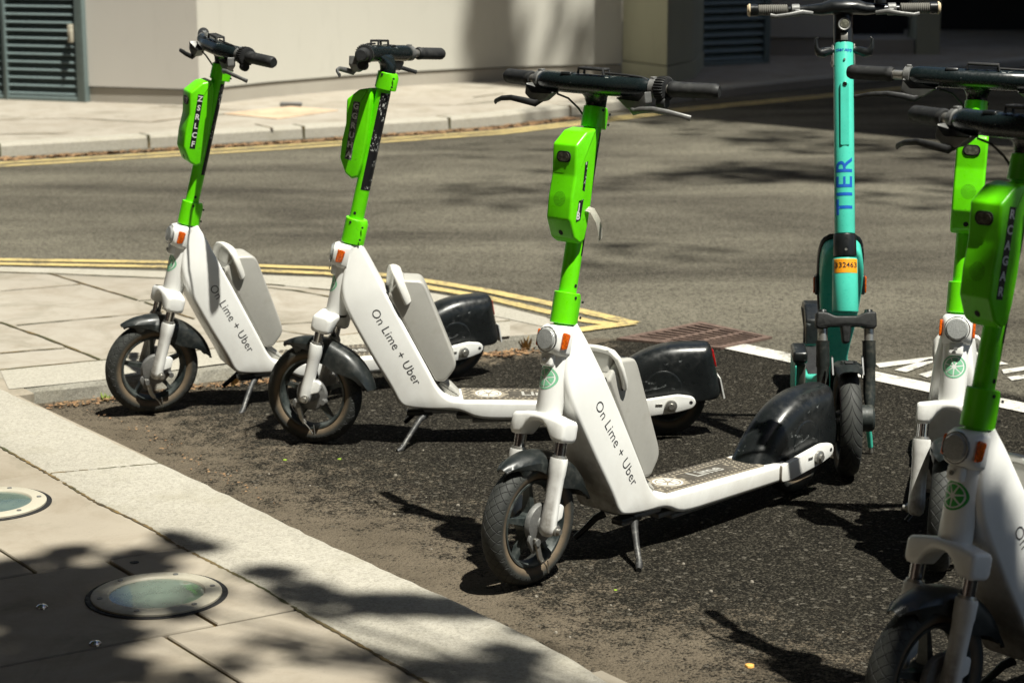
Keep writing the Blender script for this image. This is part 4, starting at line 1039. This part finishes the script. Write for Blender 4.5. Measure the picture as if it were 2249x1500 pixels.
for s_ in (-1, 1):
    b = MB(); b.lathe([(0, s_*.072), (.030, s_*.072), (.036, s_*.066), (.036, s_*.036), (.03, s_*.034)], (0, 0, TWR+.012), 'y', 32); b.build('axle_cover', TFORK, tt)
    y = s_*.062
    b = MB(); b.tube([T_(.175, .012, y), T_(.20, .008, y), T_(.215, .006, y), T_(.285, .006, y), T_(.288, .006, y), T_(.350, .006, y), T_(.354, .006, y)], [.010, .0155, .0165, .0165, .0185, .0175, .0195], 24); lg = b.build('fork_leg', TFORK, tt)
    b = MB(); b.tube([T_(.35, .006, y), T_(.40, .006, y)], .0135, 20); b.build('stanchion', METAL, lg)
    b = MB(); b.tube([T_(.425, .006, y), T_(.436, .006, y)], [.014, .010], 16); b.build('cap', BLACKP, lg)
arch = roundpoly([(-.080, .026), (-.050, .024), (-.030, .014), (.030, .014), (.050, .024), (.080, .026), (.082, -.014), (.074, -.022), (.052, -.020), (.036, -.012), (.014, -.012), (.009, -.06), (-.009, -.06), (-.014, -.012), (-.036, -.012), (-.052, -.020), (-.074, -.022), (-.082, -.014)], .008, 4)
b = MB(); b.prism(arch, -.026, .022, .006, 4); b.xf(SW); b.xf(tframe(.405, .004)); b.build('fork_crown', CROWNB, tt, 50)
# front mudguard
b = MB(); rings = []
for th, w_, ri in ((118, .030, .158), (105, .036, .150), (92, .040, .146), (75, .040, .146), (55, .038, .148), (30, .034, .152), (8, .028, .158)):
    t = R_(th); rings.append([Vector((math.cos(t)*r, y, TWR+math.sin(t)*r)) for y, r in ((-w_, ri), (-w_*.95, ri+.012), (-w_*.6, ri+.020), (0, ri+.022), (w_*.6, ri+.020), (w_*.95, ri+.012), (w_, ri))])
b.loft(rings, closed=False, caps=False); bmesh.ops.recalc_face_normals(b.bm, faces=b.bm.faces); bmesh.ops.solidify(b.bm, geom=b.bm.faces[:], thickness=.003)
mg = b.build('front_mudguard', FENDER, tt, 50)
b = MB()
for yv in (-.017, .017): b.lathe([(0, .004), (.004, .004), (.0045, 0)], (-.02, yv, TWR+.170), 'z', 12)
b.box((-.02, 0, TWR+.169), (.02, .022, .006), .002); b.build('bolt', GRIP, mg)
for s_ in (-1, 1):
    b = MB(); b.prism([(.038, .300), (.052, .322), (.064, .316), (.064, .306)] if 0 else [(-.035, .285), (.0, .325), (.02, .325), (.0, .285)], s_*.040-.0, s_*.040+.004); b.build('mudguard_stay', FENDER, mg)
# head tube, collar and stem
b = MB(); b.lathe([(0, 0), (.0345, 0), (.0355, .003), (.034, .140), (.032, .146), (0, .146)], axis='z', n=40); b.xf(tframe(.430)); hbv = bvh_of(b); th_ = b.build('head_tube', TEAL, tt)
b = MB(); b.lathe([(0, 0), (.0305, 0), (.0315, .004), (.0305, .056), (.029, .060), (0, .060)], axis='z', n=40); b.xf(tframe(.576)); cl = b.build('fold_collar', BLACKP, tt)
b = MB(); b.lathe([(0, -.0325), (.0035, -.0325), (.004, -.030)], (0, 0, .016), 'x', 12); b.xf(tframe(.576)); b.build('screw', METAL, cl)
L = (1.140-.636)/math.cos(TR)
b = MB(); b.lathe([(0, 0), (.0272, 0), (.0276, .003), (.0268, L-.003), (.0255, L), (0, L)], axis='z', n=48); b.xf(tframe(.636)); sbv = bvh_of(b); ts = b.build('stem', TEAL, tt)
def decal(b, z, u, v, bv, m, name, par, lift=.0006): place(b, T_(z, .04), u, v, bv, lift, .06, .004); return b.build(name, m, par, smooth=0, keep=True)
b = MB()
for i in range(12):
    for j in range(4): pass
gx = [-.031+.062*i/14 for i in range(15)]
vs = [[b.v((x, yv, 0)) for x in gx] for yv in (-.019, .019)]
for i in range(14): b.f([vs[0][i], vs[0][i+1], vs[1][i+1], vs[1][i]])
lab = decal(b, .549, (0, -1, 0), TU, hbv, ORANGE_L, 'number_label', th_, .0006)
decal(text_bm('332463', .0195, .0003, 1.05), .550, (0, -1, 0), TU, hbv, INK, 'lettering', th_, .0012)
b = text_bm('TIER', .062, .0006, 1.12)
for v in b.bm.verts: v.co.x *= 1.18; v.co.y *= .98
decal(b, .757, TU, (0, 1, 0), sbv, BLUE, 'lettering', ts)
decal(text_bm('tier.app', .0135, .0003, 1.05), 1.118, (0, -1, 0), TU, sbv, BLUE, 'lettering', ts)
# raised panel on the stem
b = MB(); P = roundpoly([(-.012, -.085), (.012, -.085), (.012, .085), (-.012, .085)], .004, 3)
rings = []
for f_, s_ in ((-.020, 1.), (-.0285, 1.), (-.0305, .86)):
    rings.append([(f_ if not (z < -.02 and f_ < -.029) else -.0288, y*s_, z*(s_*.1+.9)) for y, z in P])
b.loft(rings); b.xf(tframe(.948)); b.build('stem_panel', TEAL, ts, 30)
b = MB(); b.lathe([(0, -.0322), (.006, -.0322), (.0075, -.029)], (0, 0, 0), 'x', 20); b.xf(tframe(1.026)); b.build('panel_bolt', CHROME, ts)
b = MB(); b.lathe([(0, -.0300), (.0028, -.0300), (.0035, -.026)], (0, 0, 0), 'x', 12); b.xf(tframe(1.092)); b.build('panel_bolt', METAL, ts)
# black head with light
b = MB(); b.lathe([(0, 0), (.0262, 0), (.0262, .075), (.024, .098), (0, .098)], axis='z', n=32); b.xf(tframe(1.139)); hd = b.build('light_head', BLACKP, tt)
b = MB(); b.lathe([(0, -.036), (.011, -.036), (.0135, -.034)], (0, 0, 0), 'x', 28); b.xf(tframe(1.184)); b.build('headlight_lens', LENS, hd)
b = MB(); b.lathe([(.0130, -.035), (.0165, -.037), (.0172, -.024)], (0, 0, 0), 'x', 28); b.xf(tframe(1.184)); b.build('light_bezel', BRACK, hd)
b = MB(); b.box((-.027, 0, 0), (.003, .019, .020), .001); b.xf(tframe(1.152)); b.build('grey_label', METAL, hd)
# hooks
for s_ in (-1, 1):
    b = MB(); b.tube([T_(1.118, .0, s_*.024), T_(1.118, .006, s_*.040), T_(1.112, .014, s_*.056), T_(1.112, .02, s_*.068), T_(1.124, .024, s_*.075), T_(1.145, .026, s_*.076), T_(1.150, .026, s_*.070)], [.010, .012, .014, .012, .006, .004, .003], 12); b.build('bag_hook', BLACKP, tt, 50)
    b = MB(); b.box((0, s_*.0285, .02), (.022, .005, .06), .002); b.lathe([(0, s_*.006), (.004, s_*.005), (.0045, 0)], (0, s_*.029, .04), 'y', 12); b.lathe([(0, s_*.006), (.004, s_*.005), (.0045, 0)], (0, s_*.029, 0), 'y', 12); b.xf(tframe(1.088)); b.build('hook_plate', METAL, tt)
# handlebar
bz2 = 1.228; bc_ = T_(bz2, .012)
b = MB(); rings = []
for y, rx, rz in ((-.150, .009, .009), (-.125, .011, .010), (-.095, .016, .013), (-.060, .025, .017), (-.035, .034, .021), (0, .038, .023), (.035, .034, .021), (.060, .025, .017), (.095, .016, .013), (.125, .011, .010), (.150, .009, .009)):
    rings.append([bc_+Vector((rx*math.cos(2*math.pi*i/24), y, rz*math.sin(2*math.pi*i/24)+(.006 if abs(y) < .05 else 0))) for i in range(24)])
b.loft(rings); hb2 = b.build('handlebar', BLACKP, tt, 60)
RIBG = paint('grey_ribbed_grip', (.13, .125, .11), .7, dirt=(.12, .115, .10), damt=.5)
CAPB = paint('cork_end_cap', (.62, .50, .33), .6)
for s_ in (-1, 1):
    def bp(y): return bc_+Vector((0, s_*y, 0))
    b = MB(); ys = [.153+.078*i/30 for i in range(31)]; b.tube([bp(y) for y in ys], [.0150 if i % 2 else .0136 for i in range(31)], 20); b.build('grip', RIBG, hb2)
    b = MB(); b.tube([bp(y) for y in (.231, .233, .252, .254)], [.014, .0165, .0165, .015], 20); b.build('grip_ring', BLACKP, hb2)
    b = MB(); b.tube([bp(y) for y in (.253, .256, .261)], [.0175, .0175, .013], 20); b.build('end_cap', CAPB, hb2)
    b = MB(); b.tube([bp(y) for y in (.118, .120, .140, .142)], [.012, .0155, .0155, .012], 20); q = bp(.126); b.box((q.x-.01, q.y, q.z-.008), (.03, .018, .020), .004); b.build('brake_clamp', BRACK, hb2)
    b = MB(); b.tube([bc_+Vector((-.022, s_*.085, -.010)), bc_+Vector((-.034, s_*.115, -.006)), bc_+Vector((-.040, s_*.15, -.012)), bc_+Vector((-.038, s_*.185, -.016)), bc_+Vector((-.036, s_*.200, -.014))], [.006, .0075, .006, .0055, .007], 12, .6, up=(0, 0, 1)); b.build('brake_lever', BRACK, hb2, 60)
b = MB(); b.lathe([(0, .016), (.012, .014), (.016, .006), (.016, -.006), (0, -.008)], bc_+Vector((-.01, -.098, .022)), 'z', 20); b.build('bell', BLACKP, hb2)
# wide down tube and deck
st2 = [(.215, .612, .165, .595, .030), (.230, .600, .172, .570, .050), (.262, .545, .195, .50, .0585), (.330, .42, .262, .37, .050), (.385, .31, .310, .26, .033), (.425, .215, .350, .165, .036), (.45, .178, .40, .115, .05), (.50, .165, .50, .105, .074), (.62, .162, .62, .103, .078), (.90, .158, .90, .105, .078), (1.0, .155, 1.0, .110, .06)]
b = MB(); b.loft([ring_rr(s_[0:2], s_[2:4], s_[4], .012) for s_ in spline(st2, 3)]); b.build('frame_body', TEAL, tt, 50)
b = MB(); b.loft([ring_rr((s_[0]+.012, s_[1]+.008), (s_[2]+.055, s_[3]+.03), s_[4]+.006, .010) for s_ in spline(st2[:6], 3)]); b.build('frame_trim', BLACKP, tt, 50)
b = MB(); b.box((.70, 0, .164), (.38, .125, .006), .002); b.build('deck_mat', GRIP, tt)
for s_ in (-1, 1):
    b = MB(); b.box((.27, s_*.064, .475), (.035, .010, .055), .004); rfl = b.build('reflector_mount', BLACKP, tt)
    b = MB(); b.box((.272, s_*.071, .475), (.026, .005, .046), .002); b.build('side_reflector', AMBER, rfl)
b = MB(); b.lathe(tyre_prof(.125, .028), (1.05, 0, .125), 'y', 64, True); ty2 = b.build('rear_tyre', GRIP, tt, 60)
b = MB(); b.lathe([(0, -.03), (.08, -.02), (.08, .02), (0, .03)], (1.05, 0, .125), 'y', 40); b.build('wheel_rim', RIM, ty2)
b = MB(); b.prism(roundpoly([(.93, .16), (.95, .24), (1.02, .278), (1.10, .275), (1.16, .24), (1.14, .235), (1.04, .255), (.96, .16)], .008), -.036, .036, .006); rm_ = b.build('rear_mudguard', BLACKP, tt, 40)
# fold-out foot rest hanging at the right hand side
b = MB(); b.prism(roundpoly([(.44, .245), (.56, .250), (.57, .215), (.44, .21)], .012), .070, .112, .008, 4); b.build('deck_pad', BLACKP, tt, 50)
b = MB(); b.prism(roundpoly([(.45, .205), (.62, .205), (.62, .11), (.48, .09)], .012), .074, .102, .006, 4); b.build('deck_wing', RIBG, tt, 50)
b = MB(); b.prism(roundpoly([(.44, .207), (.63, .207), (.63, .105), (.47, .082)], .012), .1025, .106, .001); b.build('wing_trim', TEAL, tt, 50)
b = MB(); b.tube([(.15, -.060, .135), (.17, -.070, .120), (.20, -.078, .10)], .006, 10); b.tube([(.20, -.078, .10), (.215, -.086, .05), (.222, -.090, .020)], [.0085, .0080, .0070], 14); sd = b.build('kickstand', TEAL, tt)
b = MB(); b.tube([(.222, -.090, .020), (.224, -.092, .004)], [.0055, .0065], 12); b.build('stand_foot', METAL, sd)

# ================================================================ TREE over the footway (its shade dapples the paving) and small things
BARK = NT('bark'); n_ = BARK.noise(9, 6, .7, stretch=(1, 1, .3)); BARK.col(BARK.mix(BARK.ramp(n_, .3, .7), (.10, .08, .06), (.24, .21, .16))); BARK.rough(.9); BARK.bump(n_, .8, .01); BARK = BARK.m
LEAF = NT('leaf'); n_ = LEAF.noise(3, 3); LEAF.col(LEAF.mix(n_, (.04, .10, .015), (.09, .16, .03))); LEAF.rough(.6); LEAF = LEAF.m
def lift(g, z): return Vector((g[0]+SUN.x/SUN.z*(z-Z), g[1]+SUN.y/SUN.z*(z-Z), z))
tr = thing('plane_tree', Matrix.Translation((4.6, -1.2, 0)), 'leafy street tree behind the viewer that dapples the footway', 'tree')
iv = Matrix.Translation((-4.6, 1.2, 0))
b = MB(); b.tube([(4.6, -1.2, -.05), (4.62, -1.15, .4), (4.55, -1.1, 2.2), (4.5, -1.0, 4.0), (4.4, -.8, 6.0), (4.3, -.6, 8)], [.28, .22, .19, .17, .13, .06], 20)
P = lambda px, py: at(px, py, Z)
shade = []      # (ground point, radius, density)
def patch(px, py, r, n, z=6.8): shade.append((at(px, py, Z), r, n, z))
for a in [(60, 1250, .09, 150), (150, 1210, .05, 55), (180, 1275, .10, 170), (30, 1330, .14, 260), (300, 1225, .07, 110), (380, 1180, .04, 25), (330, 1250, .06, 60), (150, 1370, .14, 260), (60, 1430, .13, 220), (240, 1400, .09, 90),
          (430, 1200, .05, 70), (585, 1262, .055, 60), (660, 1300, .07, 85), (740, 1330, .07, 80), (830, 1330, .07, 110), (900, 1330, .06, 95), (980, 1335, .06, 80),
          (800, 1440, .05, 16), (950, 1480, .08, 60), (1080, 1480, .08, 60), (170, 1480, .12, 220), (60, 1480, .1, 160), (270, 1470, .06, 70), (520, 1450, .05, 26), (400, 1345, .05, 40), (120, 1300, .08, 110), (230, 1330, .06, 60), (600, 1400, .05, 18), (420, 1500, .06, 36), (690, 1430, .05, 14), (460, 1300, .04, 14), (20, 1500, .15, 250), (1050, 1345, .05, 40), (1180, 1390, .05, 35), (1120, 1440, .06, 45), (-100, 1300, .2, 400), (200, 1600, .12, 160), (800, 1590, .10, 120)]: patch(*a)
# shade over the nearest scooter's lower half and the road round it
for gx_, gy_, r, n_, z in [(1.05, 3.30, .16, 260, 5.2), (.84, 3.22, .12, 160, 5.2), (.80, 3.40, .09, 120, 5.0), (1.25, 3.5, .18, 260, 5.4), (1.2, 3.15, .2, 300, 5.4), (1.5, 3.4, .25, 400, 5.6), (.74, 3.33, .12, 260, 4.6), (.9, 3.4, .12, 200, 4.6), (.70, 3.42, .09, 190, 5.0), (.66, 3.50, .05, 60, 5.0), (.57, 3.80, .05, 26, 5.0), (.60, 3.68, .04, 22, 5.), (.62, 3.60, .06, 90, 5.), (.56, 3.52, .07, 100, 5.), (.76, 3.46, .08, 160, 5.), (.5, 3.56, .05, 50, 5.)]: shade.append((Vector((gx_, gy_, Z)), r, n_, z))
for px, py, r, n, z in [(1600, 384, .42, 60, 17), (1700, 378, .42, 70, 17), (1800, 386, .4, 60, 17), (1520, 392, .3, 22, 17), (1200, 400, .5, 26, 18), (1050, 436, .45, 26, 18), (1130, 330, .5, 22, 18), (1560, 262, .6, 80, 17), (1450, 268, .5, 60, 17), (1650, 298, .5, 60, 17), (1380, 250, .5, 60, 17), (1260, 262, .4, 24, 17), (1400, 560, .4, 24, 18), (2050, 440, .4, 40, 17), (2200, 400, .4, 50, 17), (1780, 320, .5, 80, 17), (2050, 330, .6, 80, 17), (2200, 350, .6, 80, 17), (1100, 205, .5, 30, 17), (1200, 200, .5, 44, 17), (1290, 195, .4, 60, 17)]:  # loose leaf clusters added high up to shade the far road softly
    shade.append((at(px, py, 0), r, -n, z))
lf = MB(); rnd = random.Random(21)
def leaf(b, c, s, r_):
    # five-lobed plane leaf, slightly folded
    M = Matrix.Rotation(r_.uniform(0, 6.28), 3, 'Z') @ Matrix.Rotation(r_.uniform(-.9, .9), 3, 'X') @ Matrix.Rotation(r_.uniform(-.7, .7), 3, 'Y')
    L = [(0, -.5), (.2, -.25), (.5, -.2), (.3, .05), (.35, .35), (.12, .25), (0, .6), (-.12, .25), (-.35, .35), (-.3, .05), (-.5, -.2), (-.2, -.25)]
    b.f([b.v(c + M @ Vector((x*s, y*s, abs(x)*s*.15))) for x, y in L])
centres = []
for g0, r, n, z in shade:
    big = n < 0; n = abs(n)
    for k in range(int(n*.8)):
        a = rnd.uniform(0, 6.28); q = r*math.sqrt(rnd.random())*1.1; zz = z+rnd.uniform(-.35, .5)*(2 if big else 1)
        leaf(lf, lift((g0.x+q*math.cos(a), g0.y+q*math.sin(a)), zz), rnd.uniform(.10, .2) if big else rnd.uniform(.035, .075), rnd)
    if not big: centres.append(lift((g0.x, g0.y), z))
for k in range(5000):      # rest of the crown, round the trunk and behind the viewer
    a = rnd.uniform(0, 6.28); q = 2.6*math.sqrt(rnd.random()); leaf(lf, Vector((4.2+q*math.cos(a), -1.6+q*math.sin(a), 6.2+rnd.uniform(-1.3, 2.2))), rnd.uniform(.09, .16), rnd)
hub = Vector((4.5, -1.0, 4.2)); mids = [Vector((2.9, .9, 5.1)), Vector((3.4, .5, 5.2))]
b.tube([hub, (3.8, -.2, 4.8), mids[0], (1.9, 1.7, 5.4)], [.09, .06, .04, .02], 10); b.tube([hub, (4.0, -.1, 4.9), mids[1], (3.0, 1.6, 5.3)], [.08, .05, .035, .012], 10)
for i, c in enumerate(centres):
    if i % 3 == 0: s0 = Vector((1.9, 1.7, 5.4)) if c.x < 2.2 else Vector((3.0, 1.6, 5.3)); b.tube([s0, s0.lerp(c, .5)+Vector((0, 0, .08)), c], [.012, .007, .003], 6)
for k in range(7):
    a = 6.28*k/7; b.tube([(4.42, -.85, 5.4), (4.3+1.2*math.cos(a), -1.4+1.2*math.sin(a), 6.3), (4.2+2.2*math.cos(a), -1.6+2.2*math.sin(a), 6.9)], [.06, .04, .015], 8)
b.xf(iv).build('trunk', BARK, tr); lf.xf(iv).build('crown', LEAF, tr, smooth=0, keep=True)

def keeps_sun(c):      # leaf shadow stays off the part of the street that is sunlit
    gx_, gy_ = c.x-SUN.x/SUN.z*c.z, c.y-SUN.y/SUN.z*c.z
    return not (2.9 < gy_ < 26 and abs(gx_) < .262*gy_+.30)
for tx, ty_, x0, x1, y0, y1, zl, lab in ((-6.5, 4, -11, 2.5, -3, 9.5, 6.5, 'broad leafy tree added out of view on the left to block skylight'), (-8.5, 12, -12, 1.5, 8.5, 15.5, 7.5, 'second leafy tree added farther along the left to block skylight'),
                                 (7.2, 3.2, 3.2, 12, .5, 9.6, 6.5, 'leafy tree added right of the parking bay to block skylight'), (0.5, -4.5, -6, 9, -10, 1.6, 6.2, 'leafy tree added behind the viewer to block skylight')):
    t3 = thing('plane_tree', Matrix.Translation((tx, ty_, 0)), lab, 'tree'); hh = zl+3  # unseen crowns added to hold back skylight beside the sunlit street
    b = MB(); b.tube([(0, 0, -.05), (.05, 0, .5), (0, .1, 3), (.1, 0, 5.5), (.1, .1, hh)], [.3, .24, .2, .16, .05], 16)
    for k in range(10):
        q = Vector((rnd.uniform(x0+1, x1-1)-tx, rnd.uniform(y0+1, y1-1)-ty_, zl+rnd.uniform(.3, 1.5)))
        if keeps_sun(q+Vector((tx, ty_, 0))): b.tube([(.05, 0, 4.2+.15*k), q*.5+Vector((0, 0, 2.6)), q], [.09, .06, .02], 8)
    b.build('trunk', BARK, t3)
    lf = MB(); cx_, cy_, ax, ay = (x0+x1)/2, (y0+y1)/2, (x1-x0)/2, (y1-y0)/2
    n_l = int(ax*ay*4*42)
    for k in range(n_l):
        u, v_ = rnd.uniform(-1, 1), rnd.uniform(-1, 1)
        if abs(u)**4+abs(v_)**4 > 1: continue
        c = Vector((cx_+ax*u, cy_+ay*v_, zl+rnd.random()**1.5*3.2*(1.15-.6*(u*u+v_*v_)/2)))
        if not keeps_sun(c): continue
        leaf(lf, c-Vector((tx, ty_, 0)), rnd.uniform(.30, .48), rnd)
    lf.build('crown', LEAF, t3, smooth=0, keep=True)

# leaf litter in the gutters
def littermat():
    m = NT('dry_leaf_litter'); n = m.noise(60, 3); n2 = m.noise(9, 3)
    m.col(m.mix(m.ramp(n, .35, .65), (.13, .065, .03), (.30, .185, .09))); m.rough(.9); return m.m
LIT = littermat(); LITG = paint('green_sprout', (.16, .22, .03), .7)
def flakes(b, P, wid, n, s0, s1, z=.004, rnd=random.Random(2), mi=0):
    P = resample([tuple(p)[:2] for p in P], .02)
    for k in range(n):
        p = rnd.choice(P); dx, dy = rnd.gauss(0, wid), rnd.gauss(0, wid); s = rnd.uniform(s0, s1); a = rnd.uniform(0, 6.28)
        c = Vector((p.x+dx, p.y+dy, z+rnd.random()*.006)); M = Matrix.Rotation(a, 3, 'Z') @ Matrix.Rotation(rnd.uniform(-.6, .6), 3, 'X')
        b.mi = mi; b.f([b.v(c+M @ Vector((x*s, y*s, 0))) for x, y in ((-.5, -.1), (-.1, -.3), (.4, -.2), (.55, .1), (.1, .3), (-.4, .25))])
b = MB()
flakes(b, [at(*p, 0) for p in [(-50, 352), (328, 331), (668, 311), (1100, 282), (1260, 262)]], .035, 2600, .015, .05)
flakes(b, [at(*p, 0) for p in [(120, 893), (235, 878), (480, 848), (600, 835)]], .020, 550, .004, .016)
flakes(b, [at(*p, 0) for p in [(600, 835), (820, 812), (1080, 782), (1185, 772)]], .026, 650, .006, .022)
flakes(b, [at(*p, 0) for p in [(190, 905), (280, 930), (400, 1000), (600, 1110)]], .02, 120, .003, .010)
tag(b.build('leaf_litter', LIT, smooth=0, keep=True), kind='stuff')
def sprout(px, py, z, h, n, label, m=LITG):
    p = at(px, py, z); b = MB(); r = random.Random(px)
    for k in range(n):
        a = r.uniform(0, 6.28); l = r.uniform(.4, 1)*h; d = Vector((math.cos(a)*l*.5, math.sin(a)*l*.5, l)); s = Vector((-math.sin(a), math.cos(a), 0))*l*.09
        o = Vector((r.uniform(-.01, .01), r.uniform(-.01, .01), 0)); b.f([b.v(q) for q in (o-s, o+s, o+d*.6+s*1.2, o+d, o+d*.6-s*1.2)])
    o = b.build('weed', m, smooth=0); o.location = p; tag(o, label, 'weed', 'weeds growing in the gutters')
DRY = paint('dry_weed', (.33, .22, .08), .8)
sprout(1155, 768, 0, .055, 22, 'dry brown weed in the gutter at the pointed end of the island', DRY)
sprout(232, 878, 0, .03, 26, 'green weed in the gutter beside the leftmost scooter wheel')
sprout(512, 845, 0, .05, 20, 'dry weed in the gutter under the leftmost scooter body', DRY)
sprout(342, 226, ZF, .09, 26, 'dry weed at the foot of the far wall', DRY)
CHIP = paint('pale_stone_chip', (.24, .215, .175), .8); PEELO = paint('orange_peel', (.8, .42, .10), .6); GL = paint('fresh_leaf', (.22, .34, .03), .6)
def bit(px, py, s, m, name, label, cat, group=None, z=0.):
    p = at(px, py, z); b = MB(); r = random.Random(px*3+py); n = 9
    ring = [(math.cos(6.28*k/n)*s*r.uniform(.6, 1), math.sin(6.28*k/n)*s*r.uniform(.5, .9)) for k in range(n)]
    b.loft([[(x, y, .001) for x, y in ring], [(x*.9, y*.9, s*.35) for x, y in ring], [(x*.4, y*.4, s*.5) for x, y in ring]]); o = b.build(name, m); o.location = p; tag(o, label, cat, group)
bit(1645, 1465, .013, PEELO, 'food_scrap', 'orange scrap of food on the asphalt near the bottom edge', 'litter')
bit(1350, 1297, .006, GL, 'fallen_leaf', 'tiny green leaf on the asphalt below the centre scooter wheel', 'leaf')
bit(745, 1008, .007, GL, 'fallen_leaf', 'small green leaf on the asphalt behind the silt, nearer the second scooter', 'leaf')
bit(625, 1010, .008, GL, 'fallen_leaf', 'yellow green leaf on the silt just below the second scooter wheel', 'leaf')
b = MB(); r = random.Random(8)
for px, py in [(868, 1044), (590, 1040), (1005, 1110), (935, 1092), (1240, 1075), (1450, 1320), (1340, 1330), (850, 985), (1380, 1340), (1500, 1240), (1650, 1280), (1560, 1300), (1540, 1150), (1850, 1390), (1750, 1330), (1220, 1390), (1250, 1400), (1400, 1215), (300, 935), (500, 1040)] + [(r.randint(400, 1700), r.randint(940, 1450)) for _ in range(25)]:
    p = at(px, py, 0); s = r.uniform(.0025, .0065)
    if py-900 > (px-160)*.47+30: continue
    ring = [(p.x+math.cos(6.28*k/7)*s*r.uniform(.6, 1), p.y+math.sin(6.28*k/7)*s*r.uniform(.5, 1)) for k in range(7)]
    b.loft([[(x, y, .0005) for x, y in ring], [(p.x+(x-p.x)*.7, p.y+(y-p.y)*.7, s*.7) for x, y in ring]])
tag(b.build('grit', CHIP, smooth=0), kind='stuff')
